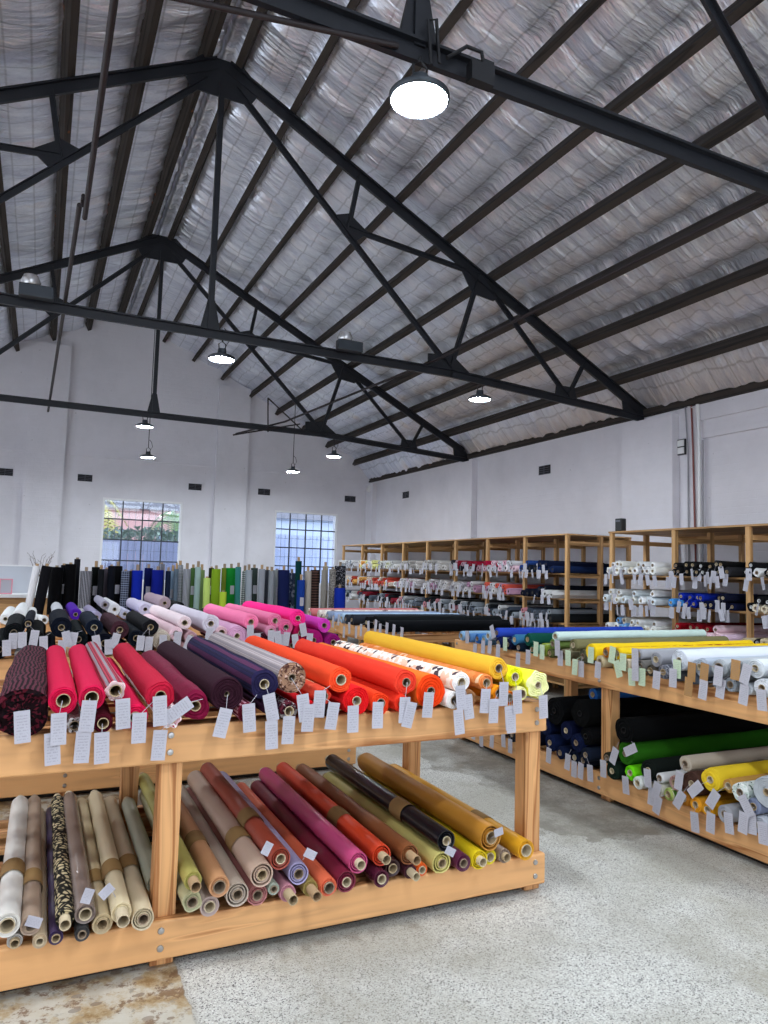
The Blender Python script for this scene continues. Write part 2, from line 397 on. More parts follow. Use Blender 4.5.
# trusses
def truss(Y, label, dx=0., floods=()):
    r = empty('roof_truss', (RX+dx, Y, 3.6), 0, label, 'roof truss', 'steel roof trusses')
    X = lambda s: RX+dx+s
    E = WX-RX-.02-dx*0
    def P(s, z): return (X(s), Y, z)
    def m_(name, a, b, w, h): 
        mb = MB(); a, b = Vector(a), Vector(b)
        up = Vector((0, 1, 0))
        # two back to back angles: web plate and flange
        mb.bar(a, b, h, w*.35, up=up); 
        d = (b-a).normalized(); nrm = d.cross(Vector((0, 1, 0))).normalized()
        if nrm.z < 0: nrm = -nrm
        mb.bar(a+nrm*h*.42, b+nrm*h*.42, h*.16, w, up=up)
        return mb.build(name, STEEL, r)
    zr = lambda s: RZ-SL*abs(s)
    n = lambda s, z: P(s, z)
    for sd in (1, -1):
        m_('rafter', n(sd*.05, RZ-.02), n(sd*(E-.02), zr(E)-.03), .10, .115)
        K = 2.78
        m_('tie_beam_end', n(sd*K, 3.86), n(sd*(E-.02), 3.68), .09, .09)
        r1, r2, r3 = 1.56, 3.16, 4.78
        A = (sd*1.45, 5.29); B = (sd*K, 3.90); C3 = (sd*4.5, 3.80)
        m_('long_web_strut', n(sd*.14, RZ-.22), n(*B), .06, .06)
        m_('short_web_strut', n(sd*r1, zr(r1)), n(*A), .05, .05)
        m_('web_tie', n(*A), n(sd*r2, zr(r2)), .055, .055)
        m_('web_strut', n(*B), n(sd*r2, zr(r2)), .055, .055)
        m_('web_tie', n(sd*r2, zr(r2)), n(*C3), .055, .055)
        m_('short_web_strut', n(sd*r3, zr(r3)), n(*C3), .05, .05)
        for poly in ([(A[0]-sd*.21, A[1]+.1), (A[0]+sd*.0, A[1]+.17), (A[0]+sd*.24, A[1]+.0), (A[0]+sd*.06, A[1]-.15)],
                     [(B[0]-sd*.3, 3.84), (B[0]-sd*.3, 4.05), (B[0]+sd*.02, 4.08), (B[0]+sd*.1, 4.02), (B[0]+sd*.34, 3.84)],
                     [(sd*(r2-.36), zr(r2-.36)), (sd*(r2+.34), zr(r2+.34)), (sd*(r2+.2), zr(r2)-.28), (sd*(r2-.1), zr(r2)-.24)],
                     [(C3[0]-sd*.2, 3.78), (C3[0]-sd*.18, 3.94), (C3[0]+sd*.1, 3.94), (C3[0]+sd*.16, 3.76)],
                     [(sd*(E-.4), zr(E-.4)), (sd*E, zr(E)), (sd*E, 3.63), (sd*(E-.35), 3.66)]):
            pl = [(X(a), b) for a, b in poly]
            MB().prism(pl, Y-.008, Y+.008).build('gusset_plate', STEEL, r)
    m_('tie_beam', n(-2.80, 3.86), n(2.80, 3.86), .09, .09)
    MB().prism([(X(-.42), RZ-.16), (X(-.2), RZ+.04), (X(.2), RZ+.04), (X(.42), RZ-.16), (X(.3), RZ-.36), (X(-.3), RZ-.36)], Y-.009, Y+.009).build('apex_plate', STEEL, r)
    kp = MB(); kp.bar(P(0, 3.88), P(0, RZ-.2), .055, .055, up=(0, 1, 0)); kp.prism([(X(-.10), 3.89), (X(.10), 3.89), (X(.035), 4.2), (X(-.035), 4.2)], Y-.012, Y+.012)
    kp.build('king_post', STEEL, r)
    return r
truss(TY[0], 'steel roof truss behind the photographer, out of the picture')
truss(TY[1], 'nearest dark steel roof truss, its tie beam carrying the biggest glowing lamp')
truss(TY[2], 'dark steel roof truss in the middle, with two box floodlights on its tie')
truss(TY[3], 'farthest dark steel roof truss, the one closest to the window wall', .06)

# long thin pipes along the roof
def pipe(pts, r, label, mat=STEELR, name='roof_pipe', seg=8):
    o = MB().tube(pts, r, seg).build(name, mat, off=pts[0], smooth=True); o.location = pts[0]; return tag(o, label, 'pipe')
pipe([(.14, 1.9, 3.93), (.13, 5.24, 3.93)], .017, 'straight dark rod ending in a hook, nearer half of the left roof rod', name='tie_rod')
h = MB().tube([(.11, 5.20, 3.99), (.11, 5.16, 4.03), (.11, 5.10, 4.02), (.11, 5.08, 3.97)], .014).tube([(.09, 5.1, 3.95), (.05, 7.45, 3.93), (-.04, 12.5, 3.94)], .017)
o = h.build('tie_rod', STEELR, off=(.09, 5.1, 3.95), smooth=True); o.location = (.09, 5.1, 3.95)
tag(o, 'hooked dark rod running on over the tie beams to the far truss on the left', 'rod')
pipe([(3.96, 1.0, 3.93), (3.94, 3.7, 3.95), (3.87, 6.9, 3.93), (3.45, 11.12, 3.93), (3.02, 12.62, 3.93)], .016, 'long thin dark pipe crossing above the tie beams under the right slope')
p = at(1, 2.75, 150, -8); q = at(1, 2.66, 398, 46)
pipe([tuple(p), tuple(q)], .013, 'thin slanting rod meeting the nearest tie beam beside the big lamp', name='tie_rod')
hk = MB(); a = at(1, 11.4, 268, 398); b = at(1, 11.4, 268, 432); c = at(1, 11.4, 233, 435); d = at(1, 11.4, 300, 424)
hk.tube([a, b], .012).tube([a, at(1, 11.4, 303, 431)], .012).tube([c, d], .012)
o = hk.build('hanging_bracket', STEELR, off=a); o.location = a; tag(o, 'small dark bent bracket hanging by the far tie beam before the gable', 'bracket')

# lamps
def lampmat(name, e):
    m = bpy.data.materials.new(name); m.use_nodes = True; b = m.node_tree.nodes['Principled BSDF']
    b.inputs['Base Color'].default_value = (.9, .9, .9, 1); b.inputs['Emission Color'].default_value = (.86, .94, 1, 1); b.inputs['Emission Strength'].default_value = e; return m
LAMP = lampmat('lit_diffuser', 235)
LRIM = plain('lamp_housing', '3a4046', .4, .4)
def lamp(x, y, ztop, z, label, r=.135, cable=True, power=1):
    t = empty('pendant_lamp', (x, y, z), 0, label, 'lamp', 'round pendant lamps')
    MB().lathe([(.0001, .10), (.04, .10), (.045, .05), (.07, .045), (r*.8, .03), (r, .012), (r, -.004), (r*.93, -.012), (r*.9, -.004)], (x, y, z), 32).build('lamp_housing', LRIM, t, smooth=True)
    MB().lathe([(r*.9, -.004), (r*.6, -.010), (.0001, -.012)], (x, y, z), 32).build('diffuser', LAMP, t, smooth=True)
    hh = MB(); hh.tube([(x-.03, y, z+.1), (x-.035, y, z+.15), (x, y, z+.18), (x+.035, y, z+.15), (x+.03, y, z+.1)], .006)
    hh.build('hanger', BLACK, t)
    cb = MB(); cb.tube([(x, y, z+.17), (x, y, ztop)], .007, 6)
    if ztop-z > .2: cb.tube([(x+.02, y, z+.1), (x+.07, y, z+.2), (x+.05, y, z+.28), (x+.01, y, z+.32)], .005, 6)
    cb.build('cable', BLACK, t)
    return t
lamp(1.385, TY[1]-.02, 3.83, 3.635, 'biggest round lit lamp, hanging below the nearest tie beam', .135)
lamp(1.51, TY[2], 3.83, 3.62, 'round lit lamp under the middle truss beside its king post')
lamp(4.57, TY[2], 3.80, 3.61, 'round lit lamp under the middle truss over the tall racks')
lamp(1.32, TY[3], 3.83, 3.67, 'upper small lamp tight under the far tie beam, above the hanging one')
lamp(1.64, 13.5, 5.9, 3.49, 'small lamp on a long cord left of the gable middle, below another')
lamp(4.46, 13.7, 4.9, 3.49, 'small lamp on a cord over the right gable window')
lamp(4.46, TY[3], 3.83, 3.50, 'small lamp under the far tie beam nearest the right wall')
for x, y in ((4.5, TY[1]), (-1.7, TY[1]), (-1.7, TY[2]), (-1.7, TY[3]), (1.4, .42), (4.5, .42), (-1.7, .42), (1.4, -3.4), (4.5, -3.4)):
    lamp(x, y, 3.83 if y > 1 else 5.0, 3.62, 'round pendant lamp %s, %s' % ({-1.7: 'over the left aisle', 1.4: 'over the middle', 4.5: 'over the right aisle'}[x], {TY[1]: 'on the nearest tie beam', TY[2]: 'on the middle tie beam', TY[3]: 'on the far tie beam', .42: 'just above the photographer', -3.4: 'near the front wall'}[y]))
# wiring lumps at the biggest lamp
wr = MB(); y = TY[1]-.06
wr.box((1.60, y-.05, 3.75), (1.72, y, 3.84)); wr.tube([(1.42, y, 3.78), (1.40, y, 3.98), (1.44, y, 4.0), (1.46, y, 3.8)], .008)
wr.tube([(1.5, y, 3.84), (1.6, y, 3.93), (1.68, y, 3.93), (1.70, y, 3.84)], .009); wr.box((1.67, y-.03, 3.80), (1.73, y+.01, 3.88))
o = wr.build('lamp_plug_box', BLACK, off=(1.6, y, 3.75)); o.location = (1.6, y, 3.75); tag(o, 'black plug box and looped flex tied to the nearest tie beam', 'plug box')
# box floodlights on the middle truss
for x0, side in ((-.18, 'left'), (2.84, 'right')):
    t = empty('floodlight', (x0, TY[2]-.08, 3.90), 0, 'dark box floodlight on the middle tie beam, the %s of two' % side, 'floodlight', 'box floodlights on the middle truss')
    MB().box((x0-.14, TY[2]-.16, 3.88), (x0+.14, TY[2]-.06, 3.99)).build('driver_box', LRIM, t, bevel=.008)
    MB().lathe([(.0001, .1), (.06, .09), (.085, .03), (.07, 0), (.0001, 0)], (x0-.05, TY[2]-.10, 3.99), 20).build('glass_dome', plain('clear_glass_dome', 'c8c8c8', .1, .6), t, smooth=True)

# ------------------------------------------------------------ windows and outside
WHITEP = plain('white_window_paint', 'e4e4e6', .5)
GL = NT('window_glass'); 
_tr = GL.n('ShaderNodeBsdfTransparent'); _gs = GL.n('ShaderNodeBsdfGlossy'); _gs.inputs['Roughness'].default_value = .02; _mx = GL.n('ShaderNodeMixShader'); _mx.inputs[0].default_value = .06
GL.l(_tr.outputs[0], _mx.inputs[1]); GL.l(_gs.outputs[0], _mx.inputs[2]); GL.l(_mx.outputs[0], GL.t.nodes['Material Output'].inputs[0])
_tr.inputs[0].default_value = (.9, .93, .97, 1)
def window(n, W, nx, nz, fine, label):
    x0, x1, z0, z1 = W
    t = tag(empty('window_%d' % n, ((x0+x1)/2, GY+.1, z0)), kind='structure')
    f = MB(); th = .045
    f.box((x0, GY+.02, z0), (x0+th, GY+.12, z1)); f.box((x1-th, GY+.02, z0), (x1, GY+.12, z1)); f.box((x0+th, GY+.02, z1-th), (x1-th, GY+.12, z1)); f.box((x0+th, GY+.02, z0), (x1-th, GY+.12, z0+th))
    f.build('window_frame', WHITEP, t)
    b = MB()
    for i in range(1, nx): x = x0+(x1-x0)*i/nx; b.box((x-.013, GY+.05, z0+th), (x+.013, GY+.08, z1-th))
    for i in range(1, nz): z = z1-(z1-z0)*i/nz; b.box((x0+th, GY+.045, z-.013), (x1-th, GY+.085, z+.013))
    b.build('glazing_bars', plain('dark_glazing_bar', '30343c', .5), t)
    if fine:
        b = MB(); m = nx*fine
        for i in range(1, m): x = x0+(x1-x0)*i/m; b.box((x-.004, GY+.09, z0+th), (x+.004, GY+.097, z1-th))
        for i in range(1, nz*2): z = z1-(z1-z0)*i/(nz*2); b.box((x0+th, GY+.09, z-.004), (x1-th, GY+.097, z+.004))
        b.build('security_bars', plain('thin_grey_bar', '6c7078', .5), t)
    MB().box((x0+th, GY+.062, z0+th), (x1-th, GY+.066, z1-th)).build('glass_pane', GL.m, t)
window(1, W1, 4, 4, 3, ''); window(2, W2, 4, 4, 2, '')
struct('ground_outside', MB().box((-6, GY+.32, -.1), (14, GY+12, 0)), plain('outside_concrete', '9a9a98', .9)).name = 'trim_8'
def fence(x0, x1, y, zt, hexc, label):
    t = empty('metal_fence', (x0, y, 0), 0, label, 'fence'); m = MB(); x = x0; i = 0
    while x < x1:
        m.box((x, y+(.02 if i % 2 else 0), .05), (x+.085, y+.015+(.02 if i % 2 else 0), zt)); x += .09; i += 1
    m.build('fence_sheet', plain('fence_paint_'+hexc, hexc, .5), t)
    m = MB(); m.box((x0, y+.04, zt-.1), (x1, y+.08, zt-.04)); m.box((x0, y+.04, .4), (x1, y+.08, .46)); m.build('fence_rail', plain('fence_rail_paint', '7c8290', .6), t)
fence(-1.5, 4.4, 18.6, 2.12, '8c94b0', 'tall bluish sheet fence seen through the left window')
fence(4.6, 11.5, 18.4, 2.45, 'b4c0dc', 'pale blue sheet fence seen through the right window')
def house(x0, x1, y0, y1, z, hexw, label, roofc='8a8a92'):
    t = empty('building', ((x0+x1)/2, y0, 0), 0, label, 'building')
    MB().box((x0, y0, 0), (x1, y1, z)).build('wall', plain('house_wall_'+hexw, hexw, .8), t)
    MB().prism([(x0-.2, z), (x1+.2, z), ((x0+x1)/2, z+1.2)], y0-.2, y1).build('roof', plain('house_roof', roofc, .8), t)
    f = MB()
    for i in range(3):
        xx = x0+(x1-x0)*(i+.25)/3; f.box((xx, y0-.04, z*.45), (xx+.7, y0-.002, z*.8))
    f.build('house_window', plain('house_glass', '8898a8', .2), t)
house(-.5, 4.6, 24, 29, 3.3, 'd8a8a4', 'pinkish house beyond the fence behind the left window')
house(6.6, 14, 23, 29, 3.2, 'c0ccdf', 'pale blue building beyond the fence behind the right window')
def palm(x, y, h, label, hexl, n=16):
    t = empty('garden_palm', (x, y, 0), 0, label, 'palm'); rng = random.Random(int(x*10))
    MB().tube([(x, y, 0), (x+.05, y, h*.6), (x, y, h)], [.14, .1, .09], 10).build('trunk', plain('palm_trunk', '6a5a48', .9), t)
    m = MB()
    for i in range(n):
        a = 2*pi*i/n+rng.uniform(-.2, .2); el = rng.uniform(.1, 1.0); L = rng.uniform(.9, 1.4)
        pts = [Vector((x, y, h))+Vector((cos(a)*cos(el)*L*s, sin(a)*cos(el)*L*s, sin(el)*L*s-1.1*L*s*s)) for s in (0, .2, .4, .6, .8, 1)]
        m.tube(pts, [.012, .011, .01, .008, .006, .003], 4)
        for k in range(1, 6):
            for q in range(4):
                p0 = pts[k-1].lerp(pts[k], q/4); sd = Vector((-sin(a), cos(a), 0))
                for s in (-1, 1):
                    tip = p0+sd*s*.26+Vector((cos(a)*.1, sin(a)*.1, -.14)); j = len(m.v)
                    m.v += [p0, p0+(pts[k]-pts[k-1])*.16, tip]; m.face((j, j+1, j+2))
    m.build('fronds', plain('palm_leaf_'+hexl, hexl, .6), t)
palm(1.0, 20.4, 3.3, 'yellowish palm behind the fence in the left window', 'b8b060')
palm(3.6, 21.9, 3.0, 'green palm behind the fence in the middle of the left window', '6c8a58')
def shrub(x, y, z, rx, rz, label, hexl, n=900):
    t = empty('garden_shrub', (x, y, 0), 0, label, 'shrub'); rng = random.Random(int(x*31)); m = MB()
    for i in range(n):
        d = Vector((rng.gauss(0, 1), rng.gauss(0, 1), rng.gauss(0, 1))).normalized()*rng.uniform(.5, 1)
        c = Vector((x+d.x*rx, y+d.y*.3, z+d.z*rz)); a = Vector((rng.uniform(-1, 1), rng.uniform(-1, 1), rng.uniform(-1, 1))).normalized()*.09; b = a.cross(Vector((.3, .5, .8))).normalized()*.04
        j = len(m.v); m.v += [c-a, c+b, c+a, c-b]; m.face((j, j+1, j+2, j+3))
    m.build('foliage', plain('shrub_leaf_'+hexl, hexl, .6), t)
    MB().tube([(x, y, 0), (x, y, z)], .05, 8).build('trunk', plain('shrub_trunk', '54483c', .9), t)
shrub(2.6, 19.45, 2.15, 1.7, .38, 'grey-green hedge along the fence top in the left window', '7c9484')

# ------------------------------------------------------------ small wall things
def vent(p, axis, label):
    t = empty('wall_vent', p, 0, label, 'vent', 'dark wall vents')
    x, y, z = p
    def B(m, u0, u1, d0, d1, z0, z1):
        if axis == 1: m.box((x+u0, y+d0, z+z0), (x+u1, y+d1, z+z1))
        else: m.box((x+d0, y+u0, z+z0), (x+d1, y+u1, z+z1))
    m = MB(); B(m, -.14, .14, -.012, -.002, -.07, .07); m.build('backing', plain('dark_vent_void', '18181c', .8), t)
    m = MB()
    for k in range(5): B(m, -.14, .14, -.022, -.013, -.07+k*.033, -.062+k*.033)
    B(m, -.005, .005, -.024, -.013, -.07, .07); m.build('grille', plain('grey_vent_bar', '50505a', .7), t)
lbl = ['dark vent high on the gable wall, farthest left', 'dark vent above the left end of the left window', 'dark vent above the right side of the left window', 'dark vent between the two windows, near the right pilaster', 'dark vent above the right window by the corner']
for q, l in zip([(5, 472), (85, 478), (195, 487), (264, 492), (350, 499)], lbl): vent(at(1, GY, *q), 1, l)
vent(at(0, WX, 545, 470), 0, 'dark vent in the right wall between two pilasters, nearer one')
vent(at(0, WX, 406, 495), 0, 'dark vent in the right wall close to the far corner')
t = empty('security_camera', (7.1, 15.7, 3.5), 0, 'small white security camera high in the far corner', 'security camera')
MB().lathe([(.0001, .05), (.07, .05), (.07, 0), (.05, -.04), (.0001, -.06)], (7.06, 15.72, 3.50), 16).build('camera_dome', PLASTIC, t, smooth=True)
MB().box((7.05, 15.69, 3.545), (7.075, 15.78, 3.6)).build('bracket', PLASTIC, t)
# conduits and pipes on the right wall near the corner pier
def wp(qs, X=WX-.02): return [tuple(at(0, X, *q)) for q in qs]
for qs, r_, mat, l in (
    ([(697, 392), (699, 440), (700, 575)], .022, PLASTIC, 'thick white conduit running down the right wall by the pier'),
    ([(691, 398), (693, 450), (696, 575)], .011, REDPIPE, 'thin red pipe running down the right wall beside white conduit'),
    ([(703, 440), (703, 575)], .009, GREYPIPE, 'thin grey cable right of the thick white conduit'),
    ([(685, 404), (688, 450), (689, 575)], .009, GREYPIPE, 'thin grey cable left of the red pipe by the pier'),
    ([(694, 388), (705, 377), (768, 362), (800, 355)], .018, REDPIPE, 'rusty red pipe running along the wall top to the right'),
    ([(700, 391), (768, 376), (800, 369)], .010, REDPIPE, 'thin dark red pipe under the rusty one along the wall top'),
    ([(654, 412), (668, 401), (682, 405), (694, 408)], .009, PLASTIC, 'white cable looping from the truss end to the pipes')):
    pipe(wp(qs), r_, l, mat, 'wall_pipe')
t = empty('switch_box', tuple(at(0, WX-.03, 681, 447)), 0, 'small white switch box with dark edges on the right pier', 'switch box')
p = at(0, WX-.03, 681, 447); m = MB(); m.box((p.x-.0, p.y-.06, p.z-.1), (p.x+.03, p.y+.06, p.z+.1)); m.build('box', BLACK, t, bevel=.005)
m = MB(); m.box((p.x-.012, p.y-.05, p.z-.085), (p.x-.001, p.y+.05, p.z-.008)); m.box((p.x-.012, p.y-.05, p.z+.008), (p.x-.001, p.y+.05, p.z+.085)); m.build('cover_plate', PLASTIC, t)

# ------------------------------------------------------------ tables
def table(name, loc, rz, x0, x1, D, legs, label, ztop=.92, back=True, knots=True):
    t = empty(name, loc, rz, label, 'table')
    M = lambda a: PINE[a]
    def bx(nm, a, b, ax, bev=.004): 
        m = MB(); m.box(a, b); return m.build(nm, M(ax), t, off=(0, 0, 0), bevel=bev)
    T = .045
    for z0, z1, n1 in ((ztop-.145, ztop, 'top_rail'), (.04, .185, 'bottom_rail')):
        bx(n1, (x0, 0, z0), (x1, T, z1), 0, .008)
        bx(n1, (x0, D-T, z0), (x1, D, z1), 0, .008)
    for lx in legs:
        a = lx
        bx('leg', (a, T, 0), (a+.09, T+.09, ztop-.002), 2); bx('leg', (a, D-T-.09, 0), (a+.09, D-T, ztop-.002), 2)
        for z0, z1 in ((ztop-.13, ztop-.04), (.06, .15)):
            bx('cross_rail', (a+.02, T+.09, z0), (a+.065, D-T-.09, z1), 1)
        for zz in (ztop-.035, ztop-.10, .15, .085):
            b = MB(); b.lathe([(.0001, 0), (.011, .001), (.013, .004), (.013, .007)], (0, 0, 0), 12)
            for v in b.v: v.xyz = (a+.03+v.x*1, -.007+v.z, zz+v.y)
            b.build('bolt', BOLT, t, off=(0, 0, 0), smooth=True)
    for y0 in (.075, D-.115):  # black strips standing in for the deep shade beneath the rails
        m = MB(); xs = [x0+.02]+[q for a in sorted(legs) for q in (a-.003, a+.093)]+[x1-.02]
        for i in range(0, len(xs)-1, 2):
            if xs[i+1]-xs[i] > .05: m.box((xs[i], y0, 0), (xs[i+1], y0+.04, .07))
        m.build('shade_strip', BLACK, t, off=(0, 0, 0))
    for k in range(6):
        y = T+.06+k*(D-2*T-.2)/5.
        for z0 in (ztop-.04, .15):
            m = MB(); xs = [x0+.01]+[q for a in sorted(legs) for q in (a-.004, a+.094)]+[x1-.01]
            for i in range(0, len(xs)-1, 2):
                if xs[i+1]-xs[i] > .05: m.box((xs[i], y, z0), (xs[i+1], y+.08, z0+.022))
            m.build('deck_slat', M(0), t, off=(0, 0, 0))
    return t
table('display_table', (0, 2.944, 0), 0, -1.72, 2.335, 1.43, (-1.27, .472, 2.243), 'nearest pine display table, red to yellow rolls on top and vinyl rolls below')
table('display_table', (3.612, 5.95, 0), -pi/2, 0, 4.95, 1.46, (.02, 1.945, 3.87), 'long pine display table on the right with blue, yellow and grey rolls')
table('display_table', (0, 5.26, 0), 0, -1.72, 2.32, 1.43, (-1.27, .2, 2.225), 'second pine display table behind the nearest, with navy and pink rolls')
table('display_table', (0, 8.02, 0), 0, -1.72, 2.62, 1.43, (-1.27, .5, 2.5), 'third pine table before the standing rolls, with white and lilac rolls')
table('display_table', (3.28, 9.5, 0), -pi/2, 0, 2.7, 1.5, (.02, 1.3, 2.58), 'pine display table beyond the long one, piled with black and pale rolls')

# ------------------------------------------------------------ fabric rolls
def roll_mesh(L, r, rc, seg=32, rings=6, steps=10, wob=.02, lobes=0, lobe_amp=0., spiral=.05, flat=.0, sd=0, upright=False, tail=0., crush=.0, hollow=False):
    m = MB(); rng = random.Random(sd)
    ph = rng.uniform(0, 6.28); off = Vector((sd*1.7 % 50, sd*.3 % 40, 0))
    def rad(t, y, k=1.):
        u = (t-ph) % (2*pi)
        q = 1-spiral*(1-u/(2*pi))
        q += wob*noise.noise(Vector((cos(t)*1.2, sin(t)*1.2, y*5))+off)*2 + wob*.8*noise.noise(Vector((cos(t)*2.5, sin(t)*2.5, y*1.6))+off)
        if lobes: q += lobe_amp*sin(lobes*t+ph)*max(0, 1-y/.35)
        return q
    th = [ph+2*pi*k/seg for k in range(seg)]
    prof = []
    for i in range(rings+1):
        f = i/rings; prof.append((rc+(r-rc)*f, (.004 if i % 2 else -.001)+.004*noise.noise(Vector((i*1.7, 0, 0))+off), f, False))
    prof[-1] = (r*.985, .004, 1, False)
    if hollow:      # stiff material wound loosely: open gap between the turns
        g = rc+(r-rc)*.25; h2_ = r-.006
        prof = [(rc, .0, 0, False), (rc+.003, -.001, 0, False), (rc+.0035, .09, .2, False), (g, .09, .3, False), (g+.001, .006, .3, False), (g+.006, .004, .4, False), (g+.007, .10, .5, False), (h2_, .10, .8, False), (h2_, .003, .9, False), (r*.99, .001, 1, False)]
        rings = len(prof)-1
    ys = [.012]+[L*(i/steps) for i in range(1, steps)]+[L-.012]
    for y in ys: prof.append((r, y, 1, True))
    prof.append((r*.97, L, 1, False)); prof.append((rc, L, 0, False))
    n0 = 0
    for (rr, y, f, body) in prof:
        for t in th:
            if f == 0: q = 1
            else: q = 1+(rad(t, y)-1)*f
            sx = 1+flat*.6; sz = 1-flat
            yy = y+(crush*noise.noise(Vector((rr*q*cos(t)*38, rr*q*sin(t)*38, sd*1.1))) if crush and not body and y < .2 and f > 0 else 0)
            m.v.append(Vector((rr*q*cos(t)*sx, yy, rr*q*sin(t)*sz)))
    npf = len(prof)
    for i in range(npf-1):
        a, b = prof[i], prof[i+1]
        for k in range(seg):
            k2 = (k+1) % seg
            u0, u1 = r*2*pi*k/seg, r*2*pi*(k+1)/seg
            va = a[1] if i >= rings else a[0]-r; vb = b[1] if i >= rings else b[0]-r
            m.face((i*seg+k, i*seg+k2, (i+1)*seg+k2, (i+1)*seg+k), [(u0, va), (u1, va), (u1, vb), (u0, vb)], 1 if i < rings else 0)
    if tail:      # loose end of the cloth hanging off the outer turn
        j = len(m.v); t0 = ph
        nn = 8
        for a in range(nn+1):
            y = .02+(L*.5)*a/nn
            p = Vector((r*cos(t0), y, r*sin(t0)))
            tg = Vector((-sin(t0), 0, cos(t0)))
            for s in (0, .5, 1):
                m.v.append(p*1.01*(Vector((1, 1, 1)) if False else 1)+tg*tail*s+Vector((cos(t0), 0, sin(t0)))*.006*s+Vector((0, 0, -.01*s)))
        for a in range(nn):
            for s in range(2):
                q = j+a*3+s; m.face((q, q+3, q+4, q+1), [(0, 0)]*4)
    if upright:
        m.mi = [0]*len(m.mi)
        for v in m.v: v.xyz = (v.x, -v.z, v.y)
    return m
def core_mesh(L, rc, out0=.0, out1=.02, seg=20, wall=.004, upright=False):
    m = MB(); a, b = -out0, L+out1; ri = rc-wall*.9; rc = rc-.0006
    prof = [(ri, min(.35, L*.4)), (ri, a+.0005), (rc, a), (rc, b), (ri, b), (ri, L-.25)]
    for rr, y in prof:
        for k in range(seg): t = 2*pi*k/seg; m.v.append(Vector((rr*cos(t), y, rr*sin(t))))
    for i in range(len(prof)-1):
        for k in range(seg): k2 = (k+1) % seg; m.face((i*seg+k, i*seg+k2, (i+1)*seg+k2, (i+1)*seg+k))
    m.face([k for k in range(seg)]); m.face([(len(prof)-1)*seg+k for k in range(seg)][::-1])
    if upright:
        for v in m.v: v.xyz = (v.x, -v.z, v.y)
    return m
CORES = [plain('cardboard_core_a', 'b09a78', .85), plain('cardboard_core_b', '94806a', .85), plain('cardboard_core_c', 'c4b496', .85)]

def tag_mesh(top, size=(.056, .115), tilt=0., twist=0., curl=.0, string_from=None):
    m = MB(); w, hgt = size; n = 5; j = 0
    for k in range(n+1):
        z = -hgt*k/n; y = curl*(k/n)**2
        for x in (-w/2, w/2): m.v.append(Vector((x, y, z)))
    for k in range(n): m.face((2*k, 2*k+2, 2*k+3, 2*k+1), [(0, 1-k/n), (0, 1-(k+1)/n), (1, 1-(k+1)/n), (1, 1-k/n)])
    nb = len(m.v)
    for v in list(m.v[:nb]): m.v.append(v+Vector((0, .0012, 0)))
    for k in range(n): a = nb+2*k; m.face((a, a+1, a+3, a+2), [(1, 1-k/n), (0, 1-k/n), (0, 1-(k+1)/n), (1, 1-(k+1)/n)])
    R_ = Matrix.Rotation(tilt, 3, 'Y') @ Matrix.Rotation(twist, 3, 'Z')
    for v in m.v: v.xyz = R_ @ v + Vector(top)
    if string_from is not None:
        d = Vector(string_from); m.tube([d, Vector(top)+(R_ @ Vector((0, 0, -.008)))], .0012, 4)
    return m
class Roll: pass
ALL = []
def make_roll(front, r, L, rz, desc, mat, row,  rc=.022, out=.003, pitch=0., seg=32, tags=(), coremat=None, band=None, tagmat=None, lab=None, endmat=None, group=None, pix=None, **kw):
    """front: centre of the near end face; the roll runs along local +Y"""
    root = empty(row.get('name', 'fabric_roll'), Vector(front)-Vector((0, 0, r)), rz, None, row.get('cat', 'fabric roll'), group or row['group'])
    root.rotation_euler = (pitch, 0, rz)
    sd = len(ALL)+1
    body = roll_mesh(L, r, rc, seg=seg, sd=sd, **kw)
    for v in body.v: v.z += r
    body.build('fabric', [mat, endmat or mat], root, off=(0, 0, 0), smooth=True)
    c = core_mesh(L, rc, out0=out, out1=row.get('tail', .02), seg=max(10, seg//2))
    for v in c.v: v.z += r
    c.build('cardboard_core', coremat or random.choice(CORES), root, off=(0, 0, 0), smooth=True)
    if band:
        for (y0, y1) in band:
            b = MB(); n = 28
            for y in (y0, y1):
                for k in range(n): t = 2*pi*k/n; b.v.append(Vector(((r+.0035)*cos(t), y, (r+.0035)*sin(t)+r)))
            for k in range(n): k2 = (k+1) % n; b.face((k, k2, n+k2, n+k))
            b.build('paper_band', BANDM, root, off=(0, 0, 0), smooth=True)
    o = Roll(); o.root = root; o.row = row; o.desc = desc; o.c = Vector(front); o.r = r; o.rz = rz; o.px = px(front); o.lab = lab
    ALL.append(o); row['rolls'].append(o); o.ntag = 0
    return o
def add_tag(o, wtop, tilt=0, size=(.056, .115), mat=None, curl=0., twist=0.):
    """wtop: world position of the tag's top edge"""
    M_ = Matrix.Rotation(-o.rz, 3, 'Z'); base = Vector(o.root.location)
    top = M_ @ (Vector(wtop)-base)
    start = Vector((random.uniform(-.01, .01), -.004, o.r))
    if (start-top).length > .11: start = top+(start-top).normalized()*.05
    m = tag_mesh(top, size, tilt, twist, curl, start)
    m.build('price_tag', mat or TAG, o.root, off=(0, 0, 0)); o.ntag += 1

